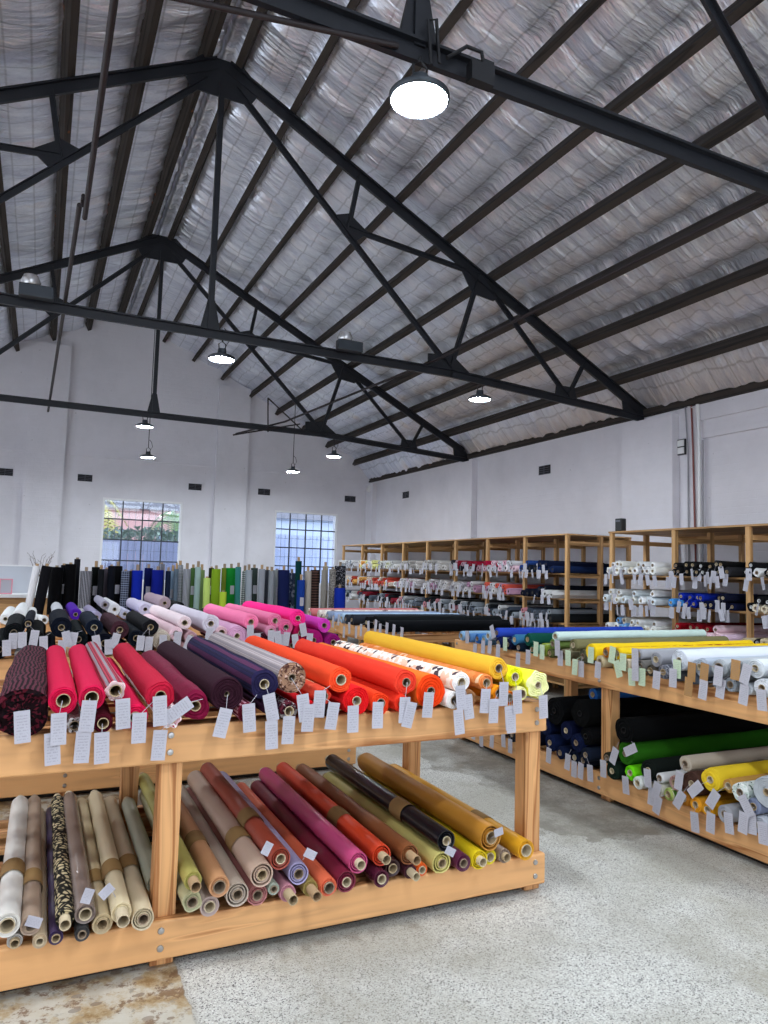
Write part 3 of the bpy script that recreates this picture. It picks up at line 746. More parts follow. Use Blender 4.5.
PULL = .10
def relax(C, zmin, it=80, legs=(), pull=.10, free=()):
    """C: list of [h, z, r] circles; push overlapping neighbours apart, keep them above the rail"""
    C0 = [list(c) for c in C]
    for _ in range(it):
        for i in range(len(C)):
            for j in range(i+1, len(C)):
                a, b = C[i], C[j]; dx, dz = b[0]-a[0], b[1]-a[1]; d = sqrt(dx*dx+dz*dz) or 1e-4; ov = (a[2]+b[2])*1.01-d
                if ov > 0:
                    px_, pz_ = dx/d*ov/2, dz/d*ov/2; wa = b[2]/(a[2]+b[2])*2; wb = 2-wa
                    a[0] -= px_*wa; a[1] -= pz_*wa; b[0] += px_*wb; b[1] += pz_*wb
        for ci_, (c, c0) in enumerate(zip(C, C0)):
            c[1] = max(c[1], zmin+c[2]); c[0] += (c0[0]-c[0])*pull; c[1] += (c0[1]-c[1])*pull
            c[1] = max(c[1], zmin+c[2])
            for a, b in (() if ci_ in free else legs):
                lo, hi = a-c[2]-.004, b+c[2]+.004
                if lo < c[0] < hi: c[0] = lo if c0[0] < (a+b)/2 else hi
def settle(C, zmin):
    for c in sorted(C, key=lambda c: c[1]):
        z = zmin+c[2]
        for b in C:
            if b is c or b[1] >= c[1]: continue
            dx = abs(b[0]-c[0]); R = b[2]+c[2]
            if dx < R*.98: z = max(z, b[1]+sqrt(R*R-dx*dx))
        if c[1] > z: c[1] = z
def row_(phrase, group): return dict(phrase=phrase, group=group, rolls=[])

def lay(row, data, axis, plane, zmin, L, seg=32, jit=.012, rscale=1., default=None, back=0., legs=(), short=None, drop=True, pull=.1):
    """data rows: (cx, cy, r_px, desc, hex, kind, extra)"""
    items = []
    for d in data:
        e = d[6] if len(d) > 6 else {}
        pl = plane+e.get('in', 0)
        P = at(axis, pl, d[0], d[1]); r = d[2]*depth(P)/FOC*rscale
        items.append([P, r, d, e, pl])
    hx = 0 if axis == 1 else 1
    C = [[it[0][hx], it[0].z, it[1]] for it in items]
    relax(C, zmin, legs=legs, pull=pull, free=[i for i, it in enumerate(items) if it[3].get('free')])
    if drop: settle(C, zmin)
    for it, c in zip(items, C):
        P, r, d, e, pl = it
        q = Vector(P); q[hx] = c[0]; q.z = c[1]; q[axis] = pl + e.get('dy', 0)+random.uniform(-.02, .02)
        kind = d[5] if len(d) > 5 else 'cloth'
        mat = fabric(d[4], kind, e.get('h2', 'ffffff'), e.get('h3', '202020'), e.get('sc', 1.))
        rz = (0 if axis == 1 else -pi/2)+e.get('yaw', random.uniform(-jit, jit))
        kw = dict(default or {}); kw.update(e.get('kw', {}))
        rc = min(e.get('rc', .021), r*.62)
        make_roll(q, r, e.get('L', short if short and d[0] < 158 else L)+random.uniform(-.03, .03), rz, d[3], mat, row, rc=rc, out=e.get('out', .004), seg=seg, band=e.get('band'), coremat=e.get('cm'), endmat=(fabric(*e['end']) if 'end' in e else (fabric(d[4]) if kind.startswith('long') or kind in ('plaid', 'floral') else None)), **kw)
def hang(row, tags, axis, plane, size, mats=None):
    for k, tg_ in enumerate(tags):
        cx, cy = tg_[0], tg_[1]; tilt = radians(tg_[2]) if len(tg_) > 2 else radians(random.uniform(-5, 5)); mt = tg_[3] if len(tg_) > 3 else None
        P = at(axis, plane-.014-.006*(k % 3), cx, cy); top = P+Vector((0, 0, size[1]/2))
        hx = 0 if axis == 1 else 1
        best = min(row['rolls'], key=lambda o: abs(o.c[hx]-P[hx])*1.6+abs(o.c.z-top.z)+(0 if o.c.z > top.z-.02 else .3)+.05*o.ntag)
        add_tag(best, top, tilt, size, mt, curl=random.uniform(-.006, .002))

# ---- nearest table, top
A = row_('on top of the nearest table', 'fabric rolls on the nearest table top')
DA = [
 (23, 714, 25, 'striped charcoal and maroon', '1a0e12', 'longwarp', dict(h2='562a36', end=('14060a', 'speckle', '4c1420', '0a0406'), kw=dict(wob=.07, spiral=.02, rings=10, crush=.02), rc=.016, out=-.01, sc=1., cm=BLACK)),
 (64, 700, 14, 'raspberry pink', 'cc1644', 'cloth', dict(rc=.025)),
 (75, 722, 8, 'white patterned', 'e6e2e0', 'speckle', dict(h2='c8b8b0', h3='403838', kw=dict(lobes=6, lobe_amp=.08))),
 (90, 697, 13, 'plain raspberry', 'c41844', 'cloth', dict(rc=.025)),
 (103, 717, 10, 'dark burgundy', '4a0c1c', 'cloth', dict(rc=.021)),
 (114, 691, 10, 'red and grey striped', 'a83a4a', 'long3', dict(h2='8c8288', h3='6c2c38', end=('e0c8c8',), kw=dict(lobes=5, lobe_amp=.07), rc=.025)),
 (136, 707, 13, 'bright hot pink', 'dc1a4c', 'cloth', {}),
 (160, 690, 14.5, 'crimson red', 'b81c38', 'cloth', dict(kw=dict(wob=.035, spiral=.09))),
 (171, 713, 10.5, 'pink and white scalloped', 'e8c8cc', 'speckle', dict(h2='f2ecec', h3='a83850', kw=dict(lobes=7, lobe_amp=.09))),
 (196, 702, 15.5, 'garnet velvet', '700c30', 'velvet', dict(kw=dict(wob=.05, lobes=3, lobe_amp=.09, spiral=.1))),
 (227, 691, 17, 'dark plum', '2e1420', 'cloth', dict(kw=dict(rings=9, wob=.02, spiral=.03), rc=.012, out=-.01)),
 (247, 706, 10, 'burgundy with pink striped edge', '6c1c30', 'long', dict(h2='c890a0')),
 (266, 685, 15, 'navy and purple striped', '242040', 'long3', dict(h2='502848', h3='1c1830', sc=2, kw=dict(wob=.05, lobes=3, lobe_amp=.06))),
 (272, 705, 9, 'deep purple', '30142c', 'velvet', {}),
 (293, 679, 15.5, 'grey striped', 'b0a4a4', 'long3', dict(h2='8a8084', h3='988c8c', end=('a07c64', 'speckle', '5c3c34', 'c8a898'), kw=dict(rings=10, wob=.015, spiral=.03), rc=.018)),
 (287, 706.5, 9.5, 'maroon and silver', '54202c', 'speckle', dict(h2='a09898', h3='28141c', kw=dict(lobes=8, lobe_amp=.06))),
 (310, 693, 9, 'bright red', 'd01420', 'cloth', {}),
 (324, 684, 8.5, 'coral printed', 'e04a34', 'floral', dict(h2='e85a40', h3='ead2a0', kw=dict(lobes=6, lobe_amp=.07))),
 (330, 701, 7.5, 'dark brown', '301818', 'cloth', {}),
 (342, 678, 13, 'orange-red', 'ec4a26', 'cloth', dict(rc=.024)),
 (356, 693, 14.5, 'pure red', 'dc1c20', 'cloth', dict(kw=dict(rings=9, spiral=.03))),
 (380, 697, 11, 'vermilion', 'e8401c', 'cloth', dict(kw=dict(lobes=4, lobe_amp=.04))),
 (403, 701, 9, 'tomato red', 'de3420', 'cloth', {}),
 (408, 685, 13, 'coral red', 'e8402c', 'cloth', dict(kw=dict(wob=.05, spiral=.12))),
 (432, 686, 17, 'big orange', 'f07a2c', 'cloth', dict(end=('f04414',), kw=dict(rings=8, spiral=.06))),
 (462, 677, 10.5, 'white floral', 'ece4da', 'floral', dict(end=('e8e4e0',), h2='e8c0a8', h3='4c4248', sc=.8)),
 (453, 695, 9, 'plain white', 'e4e0dc', 'cloth', {}),
 (471, 692, 9, 'tan brown', 'a87850', 'cloth', {}),
 (489, 679, 8.5, 'apricot printed', 'e08a4c', 'floral', dict(h2='d8783c', h3='f0c8a0')),
 (498, 689, 8, 'amber', 'e8901c', 'cloth', {}),
 (510, 693, 7.5, 'tangerine', 'f08418', 'cloth', {}),
 (501, 670, 11.5, 'mustard yellow', 'e0ae34', 'cloth', dict(kw=dict(spiral=.09))),
 (516, 676.5, 10.5, 'neon yellow', 'e4e41c', 'cloth', {}),
 (537, 684, 14, 'pale yellow scalloped', 'ecec44', 'cloth', dict(end=('eeeeb0',), kw=dict(lobes=6, lobe_amp=.09, rings=9), rc=.018)),
 (521, 691, 7, 'cream yellow', 'e8e49c', 'cloth', {})]
lay(A, DA, 1, 2.90, .922, 1.47, seg=48, pull=.28, default=dict(wob=.035, spiral=.07, crush=.006))
TA = [(20.7, 727, -5), (51, 749), (58, 729, -2), (83, 747, 2), (89, 716, 4), (101, 748), (122, 714), (139, 728), (159, 711), (160, 745), (190, 716, 55), (226, 723, 14), (248, 718),
 (268, 708, -13), (271, 735), (289, 730), (302, 708, -8), (309, 718), (320, 704, 3), (334, 716, 8), (353, 719), (378, 715, 2), (405, 710, 3), (412, 715, 14), (429, 705), (460, 698, -5), (458, 722, -5), (467, 707, -7),
 (486, 701), (494, 711), (504, 694), (509, 718, -5), (517, 702), (543, 707, -3), (511, 721)]
hang(A, TA, 1, 2.89, (.052, .112))

# ---- nearest table, bottom shelf: stiff vinyl rolls on long tubes
AB = row_('on the nearest table bottom shelf', 'vinyl rolls on the nearest table bottom shelf'); AB.update(tail=.07, name='vinyl_roll', cat='vinyl roll', noun='vinyl roll')
def vb(): 
    y = random.uniform(.28, .42); return [(y, y+.13)]
DB = [
 (8, 916, 12, 'glossy white', 'd8d4cc', 'vinyl', dict(rc=.038, band=vb())),
 (31.5, 918, 10, 'taupe leathery', 'a8907c', 'vinyl', dict(band=vb())),
 (15, 940, 7.5, 'pale grey', 'b4b0aa', 'vinyl', dict(out=.02)),
 (40, 931, 7, 'sand coloured', 'b09c80', 'vinyl', {}),
 (56, 934, 7, 'violet edged dark', '3c2c50', 'vinyl', {}),
 (66, 916, 9, 'snakeskin printed', 'd0c098', 'snake', dict(h2='2a2824', out=.05, cm=CARDL)),
 (85, 910, 10, 'sparkling taupe', '84746c', 'gloss', dict(rc=.024)),
 (82, 930, 7, 'charcoal vinyl', '38383a', 'vinyl', {}),
 (103, 925, 10, 'cream beige', 'c8b48e', 'vinyl', dict(band=vb())),
 (123, 911, 10, 'ivory', 'd4c4a0', 'vinyl', dict(band=vb(), out=.07, rc=.023)),
 (141.5, 910.5, 11.5, 'wide cream', 'd0c0a0', 'vinyl', dict(band=vb(), rc=.02, kw=dict(spiral=.1, rings=7))),
 (163, 893, 9.5, 'sage grey', '8c8c78', 'vinyl', dict(dy=.17, L=1.05, free=True)),

 (185, 903, 10, 'pale olive', 'b8b48c', 'vinyl', dict(kw=dict(lobes=4, lobe_amp=.05))),
 (193, 882, 9, 'olive yellow', 'b0a85c', 'vinyl', dict(out=.06, cm=CARD)),
 (205, 900, 10, 'rosy taupe', 'b09c94', 'vinyl', dict(rc=.022)),
 (220, 886, 10.5, 'tan peach', 'c49066', 'vinyl', dict(rc=.03, band=vb())),
 (238.5, 890, 12, 'pale sage', 'b8a898', 'vinyl', dict(kw=dict(rings=7))),
 (258, 888, 10.5, 'dusty rose', 'b0706c', 'vinyl', {}),
 (265, 870, 12, 'wide dusty beige', 'c4a894', 'vinyl', dict(band=vb())),
 (272, 887, 6, 'mint grey', 'a8b0a0', 'vinyl', {}),
 (277.6, 860, 11, 'brick maroon', '98402f', 'vinyl', dict(band=vb(), kw=dict(spiral=.06))),
 (290, 880, 8.5, 'faded pink', 'c08490', 'vinyl', dict(out=.07)),
 (299, 866, 11, 'lavender', 'a49cc0', 'vinyl', dict(kw=dict(lobes=2, lobe_amp=.05))),
 (312, 884, 8, 'khaki', 'a08c50', 'vinyl', dict(out=.08, cm=CARD)),
 (328, 878, 9, 'coral orange', 'e06a48', 'vinyl', dict(out=.01, rc=.025)),
 (347, 881, 10.5, 'burgundy red', '741c34', 'vinyl', {}),
 (357, 864, 10.5, 'glittery fuchsia', 'c04a78', 'gloss', dict(out=.03)),
 (380, 876, 8.5, 'maroon sparkle', '501c30', 'gloss', {}),
 (384, 856, 10.5, 'scarlet', 'd04020', 'vinyl', dict(band=vb(), out=.05)),
 (394, 868, 8.5, 'dark chocolate', '3c2424', 'gloss', {}),
 (412, 872, 7, 'deep wine', '4c2430', 'vinyl', dict(out=.06, cm=CARDL)),
 (411, 850, 10, 'copper brown', '8c5430', 'vinyl', dict(out=.07, cm=CARD, kw=dict(wob=.06))),
 (424, 866, 6.5, 'vivid orange', 'e0601c', 'vinyl', {}),
 (443, 866, 11, 'pale yellow vinyl', 'c8bc70', 'vinyl', dict(kw=dict(spiral=.12))),
 (447, 845, 10.5, 'glossy black', '15161c', 'gloss', dict(band=vb(), cm=CARDL)),
 (463, 866, 8.5, 'aubergine', '58203c', 'vinyl', {}),
 (478, 862, 9.5, 'lemon yellow', 'e0c41c', 'vinyl', dict(out=.03, cm=CARDL)),
 (490.5, 858, 7.5, 'bright yellow', 'e4d01c', 'vinyl', dict(rc=.028)),
 (491, 839, 13, 'wide ochre brown', 'b47c2c', 'vinyl', dict(rc=.03, kw=dict(spiral=.12, wob=.03))),
 (505, 849, 7, 'ash brown', '948070', 'vinyl', dict(out=.02)),
 (525, 846, 10, 'golden mustard', 'd89c20', 'vinyl', dict(rc=.032, band=vb()))]
lay(AB, DB, 1, 2.90, .19, 1.42, seg=32, jit=.006, legs=((.472, .562), (2.243, 2.333)), default=dict(wob=.014, rings=4, hollow=True))
hang(AB, [(90, 896, 20), (270, 849, 30), (305, 858, -60), (112, 893, 50), (26, 928, -70), (503, 836, 80), (446, 855, -60)], 1, 2.87, (.035, .05))

# ---- second table (behind), top
D_ = row_('on the second table', 'fabric rolls on the second table')
DD = [
 (2, 634, 10, 'dark teal', '0a0f13', 'cloth', {}), (15, 624, 10, 'charcoal', '0e1013', 'cloth', {}), (22, 633, 4.5, 'white edged black', 'c8c8c8', 'cloth', {}), (25, 622, 5, 'slim ink blue', '0d111c'),
 (35.6, 630, 10, 'black', '090a0c'), (48, 635, 7, 'slim navy', '0c1120'), (63, 627, 10.5, 'dark navy', '090e1a'), (79.7, 630, 9.5, 'green charcoal', '0b1216'),
 (92.7, 629, 8.5, 'steel navy', '0f1828'), (105, 634, 10, 'midnight blue', '080c18'), (89, 643, 6, 'navy plaid', '1e1a28', 'plaid', dict(h2='502838')),
 (119.5, 630.6, 9, 'maroon grey', '3a2028'), (128, 641, 6, 'blue black', '080a0f'), (137.5, 630, 8.5, 'deep navy', '0c121c'), (148, 631, 8, 'graphite', '17171b'),
 (161, 636, 10, 'cream spiral', 'cdbfae', 'cloth', dict(kw=dict(rings=9))), (176, 634, 7, 'pale pink', 'e0c0c8'), (185, 626.5, 7, 'white pink', 'ecd8dc'), (192.5, 631, 6.5, 'dusty mauve', 'c09aa0'),
 (184, 640, 6, 'rose beige', 'c09898'), (202, 635, 8, 'smoky grey', '6c6870', 'cloth', dict(kw=dict(rings=8))), (211.7, 626, 9, 'silvery lilac', 'd0c8d4'), (222, 631, 6, 'shell pink', 'e8c4cc'),
 (237.5, 633, 11, 'lilac pink', 'd8a8c8', 'cloth', dict(kw=dict(rings=9))), (250, 623.5, 8, 'rose pink', 'e878a0', 'cloth', {}), (261, 633, 9.5, 'dark cherry velvet', '3c1020', 'velvet'), (269.5, 629.5, 6, 'soft pink', 'd890ac'),
 (276.5, 625, 7.5, 'candy pink', 'e87ca4'), (287, 625, 8, 'dark-ended pink', 'd05c88'), (292, 640, 7, 'dark raspberry', '881038'), (297, 621, 8.5, 'hot magenta pink', 'e82880'),
 (304, 633, 8, 'berry red', 'a01048'), (324, 620.5, 7, 'orchid purple', 'cc3cb0'), (313, 633, 11, 'deep magenta', 'a01468'), (331, 635, 9, 'plum magenta', '881468'), (280, 640, 6, 'wine red', '5c1428'), (246, 645, 5, 'grape', '502038'), (150, 646, 5.5, 'ink navy', '0b0e17')]
lay(D_, DD, 1, 5.21, .922, 1.47, seg=28, rscale=1., pull=.35, default=dict(wob=.04, spiral=.07, crush=.006), short=.98)
TD = [(13, 641), (6, 648), (22, 640), (35, 638, 6), (43, 644), (65, 639, -14), (74, 640, 8), (62, 648), (95, 643, -12), (108, 647), (117, 641, 15), (141, 643), (149, 644), (163, 642), (178, 639), (191, 643, 20), (210, 635, 8), (250, 632), (257, 640), (271, 637),
 (277, 638, -8), (281, 641), (287, 639, 6), (294.5, 641, -8), (302, 630, -12), (310, 640)]
hang(D_, TD, 1, 5.19, (.05, .10))

# ---- third table: white and lilac rolls
E_ = row_('on the third table', 'fabric rolls on the third table')
DE = [(6.5, 608.5, 6.5, 'white', 'dedede'), (19.5, 607, 7, 'bright white', 'e8e8e8'), (31, 609, 6, 'chalk white', 'dcdcdc'), (45, 610, 5, 'milk white', 'e4e4e4', 'cloth', dict(yaw=.25)), (59.5, 609, 6.5, 'pearl grey', 'b8b8bc'),
 (76, 609, 6.5, 'purple', '4c1c98'), (67, 612, 4.5, 'dusty plum', '5c4454'), (86, 611, 5, 'zebra striped', 'd8d8d8', 'ring', dict(h2='28242c')), (97, 610, 6.5, 'lilac', 'a49cb8'), (105, 606, 5, 'grey lilac', '94909c'),
 (115, 609, 7, 'white wound', 'd0d0d4'), (125, 611, 5.5, 'icy lilac', 'b8b8cc'), (135, 611, 6, 'periwinkle grey', 'b0b0c8'), (145, 611, 7, 'light lilac', 'c4bcd0'), (149, 616, 5, 'dark aubergine', '241c28'),
 (155, 610.5, 6.5, 'lavender grey', 'c8c0d0'), (164, 604, 7, 'beige mauve', 'a8949c'), (172, 610, 5, 'mole grey', '605c64'), (180, 605, 6.5, 'jet black', '101014'), (189, 609, 6, 'soft black', '141418'), (197, 611, 5, 'raven black', '101318'),
 (206, 609, 4.5, 'bottle green', '18241f'), (215, 606, 5, 'forest green', '1c3428'), (228, 609, 5, 'white cored green', '28402f', 'cloth', dict(cm=PLASTIC)), (238, 609, 4.5, 'pine green', '1c3028'), (247, 610, 5, 'pale mint', 'b8c4bc'), (256, 611, 4.5, 'slate green', '2c403c')]
lay(E_, DE, 1, 7.98, .922, 1.3, seg=20, rscale=.9, pull=.4, default=dict(wob=.05, spiral=.07))

# ---- long right table, top (rolls run away to the right)
B_ = row_('on top of the long right table', 'fabric rolls on the long right table')
DBt = [(460, 629, 5.5, 'light blue', '8cb0d0'), (468, 634, 5, 'cornflower', '5c88bc'), (476.5, 632.5, 5.5, 'mid blue', '3468a8'), (485, 636, 6, 'faded denim', '6c9cc4'), (490, 628, 5, 'pale blue', 'b4cce0'),
 (498, 624.5, 5.5, 'royal blue', '2c48b0', 'cloth', {}), (500, 634, 6, 'navy blue', '141c48'), (508, 636, 6, 'indigo', '141838'), (516, 635, 6, 'teal blue', '3c78a0'), (520, 643, 5, 'dark petrol', '102030'), (528, 640, 7, 'bottle teal', '104c40'), (530, 650, 5, 'emerald', '14705c'),
 (543, 642, 7.5, 'moss green', '8c9c3c'), (552, 643, 6, 'leaf green', '78904c'), (550, 654, 5, 'dull olive', '5c6038'), (556, 636, 5.5, 'mint white', 'c8dcd4'), (564, 642, 6.5, 'khaki taupe', '8c8468'), (575, 643, 7, 'olive brown', '706c4c'),
 (581, 655, 8, 'dark khaki', '5c5c48'), (593, 642, 9.5, 'deep yellow', 'e8c420', 'cloth', {}), (602, 657, 7, 'ecru', 'c8b894'), (607, 644, 6, 'rust and gold', 'c07820', 'floral', dict(h2='e0b020', h3='8c4010')), (618, 643, 7, 'sunflower yellow', 'e4c01c'),
 (617, 657, 6, 'ochre leaf', 'c0a040', 'floral', dict(h2='d8c060', h3='4c4420')), (626, 650, 7.5, 'cream wound', 'd0c0a4'), (636, 644, 6.5, 'light grey', '9c9ca0'), (640, 656, 7, 'grey brown', '6c6864'), (649, 661, 6.5, 'bark brown', '544c44'), (654, 645, 8.5, 'mid grey', '8c8c92'),
 (664, 658, 8, 'mixed grey', '646670', 'speckle', dict(h2='8c8c94', h3='303440')), (680, 653, 12, 'pearl white', 'd4d8e0', 'cloth', dict(kw=dict(rings=9))), (676, 668, 6.5, 'lead grey', '54585e'), (700, 658, 10.5, 'blue grey', 'a0a8b4', 'cloth', dict(kw=dict(lobes=3, lobe_amp=.1))),
 (693, 668, 7, 'storm blue', '5c6878'), (720, 655, 10.5, 'silver grey', 'a8acb0', 'cloth', dict(rc=.03, kw=dict(lobes=2, lobe_amp=.08))), (715, 671, 7.5, 'dove grey', '9098a0'), (738, 652, 12, 'soft grey', '8c9094', 'cloth', dict(kw=dict(lobes=3, lobe_amp=.08, spiral=.12))), (730, 670, 8, 'cloud grey', '98a0a8'),
 (756, 657, 11, 'cool white', 'c8ccd0'), (763, 680, 11, 'knitted white', 'd0d2d6', 'speckle', dict(h2='c4c8cc', h3='b0b4b8')), (778, 662, 12, 'snow white', 'd8dade'), (748, 672, 7, 'ash white', 'b4b8bc'), (800, 672, 13, 'oyster', 'ccc8c0')]
lay(B_, DBt, 0, 3.57, .922, 1.62, seg=28, rscale=.9, pull=.3, default=dict(wob=.05, spiral=.08, crush=.006))
G_, O_ = TAGG, TAGB
TB = [(467, 637), (475, 650), (483, 647), (491, 632, -25), (490, 647), (498, 651), (505, 644, 0, G_), (518, 660), (528, 657), (536, 649, 0, G_), (542, 652, 0, G_), (557, 648), (560, 658), (568, 658, 0, G_), (575, 667, 0, G_), (581, 669), (591, 655, 0, G_), (598, 670),
 (613, 655, 8, G_), (616, 669, -20, G_), (623, 662, 0, G_), (631, 677, -4, G_), (635, 657), (635, 672), (642, 677, 0, G_), (657, 680, 4), (673, 678), (677, 669, 0, G_), (692, 672, 4, O_), (689, 687, 4, O_), (705, 673, 6, O_), (704, 690, 6), (719, 676), (722, 689, 10),
 (736, 670, 3, O_), (748, 675, 16), (745, 695, 8), (761, 700, -3)]
hang(B_, TB, 0, 3.56, (.058, .112))

# ---- long right table, bottom shelf
BB = row_('on the long right table bottom shelf', 'fabric rolls on the long right table bottom shelf')
NV = dict(rc=.022)
DBb = [(476, 724, 7, 'grey white', 'a0a0a4'), (488, 728, 7, 'dark denim', '1c2438'), (500, 726, 8, 'black and white', '303034'), (514, 733, 8, 'dark mixed', '24262c'), (528, 738, 8, 'deep ink', '10162c'),
 (552.3, 743, 9, 'navy', '0e1a3c'), (545, 727, 9, 'dark blue', '0e1838'), (559, 750, 7, 'ink navy', '101a38'), (578.8, 742, 10, 'rich navy', '0c1636'), (566, 728, 10, 'night blue', '0a1230'), (572.5, 756, 7, 'slim navy', '101a30'), (584, 761, 8, 'dusk navy', '121828'), (592, 760, 8, 'slate navy', '141c2c'),
 (556, 709, 15, 'big black', '050608', 'cloth', dict(cm=BLACK)), (586, 714, 15, 'big jet black', '040506', 'cloth', dict(cm=BLACK)), (590, 738, 10, 'soft black', '08090c', 'cloth', dict(cm=BLACK)), (580, 699, 7, 'denim blue', '24589c', 'cloth', dict(dy=.14, L=1.15, free=True)), (626, 716, 14, 'wide black', '060708', 'cloth', dict(cm=BLACK)), (606, 752, 6, 'cream cored', '282820'),
 (613, 770, 9.5, 'dark spruce', '14241c'), (624, 745, 12, 'grass green', '2c6c14', 'cloth', dict(kw=dict(wob=.04))), (630, 771, 8, 'lime green', '6cd414', 'cloth', dict(kw=dict(lobes=8, lobe_amp=.06))), (638, 778, 7, 'frosty white', 'd8dcd8'), (646, 762, 12, 'black green', '141a17'),
 (657, 777.5, 8, 'ivory white', 'd8d4c8'), (660, 766, 5.5, 'white', 'd8d8d8'), (673, 765, 8, 'rose printed', 'b08c84', 'floral', dict(h2='d0b8ac', h3='704840')), (684, 764, 8.5, 'oatmeal', 'b4a898', 'cloth', {}), (668, 787, 7, 'leafy green print', 'a8b868', 'floral', dict(h2='e0e0c8', h3='4c7c2c')),
 (693, 781.5, 13, 'chocolate brown', '4c342c', 'cloth', dict(kw=dict(rings=9))), (682, 795, 8, 'orange and white', 'e09838', 'cloth', dict(kw=dict(lobes=5, lobe_amp=.1))), (697, 800, 8, 'golden orange', 'e09c28'), (709, 801, 7.5, 'saffron', 'e4a420'),
 (712, 780, 13, 'canary yellow', 'dcbc2c', 'cloth', dict(kw=dict(wob=.05))), (726, 786, 7.5, 'amber brown', 'b88c48'), (727, 808, 10, 'light grey', '98989c'), (741, 792, 11, 'white patterned', 'd0d4d0', 'speckle', dict(h2='b8c4bc', h3='506058')), (753, 800, 9, 'blue grey', '8088a0'),
 (759, 815, 10.5, 'silver', 'b0b4bc'), (768, 783, 17, 'huge pale grey', 'b4b8bc', 'cloth', dict(kw=dict(rings=14, spiral=.02))), (785, 812, 12, 'grey', '94989c')]
lay(BB, DBb, 0, 3.57, .19, 1.50, seg=28, jit=.004, rscale=.92, pull=.4, default=dict(wob=.04, spiral=.07, crush=.006), legs=((3.915, 4.005), (5.84, 5.93)))
TBB = [(474, 733), (481, 740), (492, 741), (503, 740), (510, 746), (549, 755.6), (568, 762), (574, 769), (581, 771, 5), (589.6, 773, -5), (603, 768.5), (616, 757, 20), (625, 785, -5), (636, 756, 60), (647, 778), (652, 796), (658, 792, 15), (659, 806, 15), (680, 781, 8), (683, 802, 28), (701, 794, 45), (694, 822, -5),
 (717, 802, 30), (711, 823, 3), (728, 823, -5), (741, 806, -35), (744, 823), (751, 823, -5), (762, 833, -6)]
hang(BB, TBB, 0, 3.56, (.058, .112))

# ---- table beyond: black, pale blue, pink rolls running right
C_ = row_('on the table beyond', 'fabric rolls on the table beyond the long one')
DC = [(373, 613, 7.5, 'long black', '0c1012', 'cloth', dict(L=1.62)), (367, 623, 6.5, 'lower black', '0a0d10', 'cloth', dict(L=1.62)), (385, 628, 6.5, 'soot black', '0c0e12'), (352, 614, 6, 'inky grey', '282c34'), (346, 621, 5.5, 'charcoal grey', '30343c'), (341, 609, 5.5, 'sky blue', 'a8c0d8', 'cloth', dict(L=1.6)),
 (333, 610, 5, 'powder blue', '98acd0'), (327, 616, 5, 'grey blue', '8490a8'), (320, 609, 5, 'off-white printed', 'd4c4bc', 'floral', dict(h2='e4dcd4', h3='806868')), (312, 604, 5, 'salmon pink', 'd87c80', 'cloth', dict(L=1.6)), (308, 609, 4.5, 'cream printed', 'd8c8bc', 'floral', dict(h2='e4dcd4', h3='905858'))]
lay(C_, DC, 0, 3.24, .922, 1.5, seg=24, rscale=.92, pull=.3, default=dict(wob=.04))
hang(C_, [(326, 622), (333, 622), (339, 620, 8), (349, 628), (356, 632), (361, 630), (368, 627, -8), (376, 626, 6), (380, 630), (387, 629), (394, 631), (402, 634), (310, 618), (344, 632)], 0, 3.22, (.06, .13))
t = pipe([tuple(at(1, 8.6, 440, 611)), tuple(at(1, 8.6, 520, 614))], .05, '', fabric('3c50a0'), 'x') if False else None

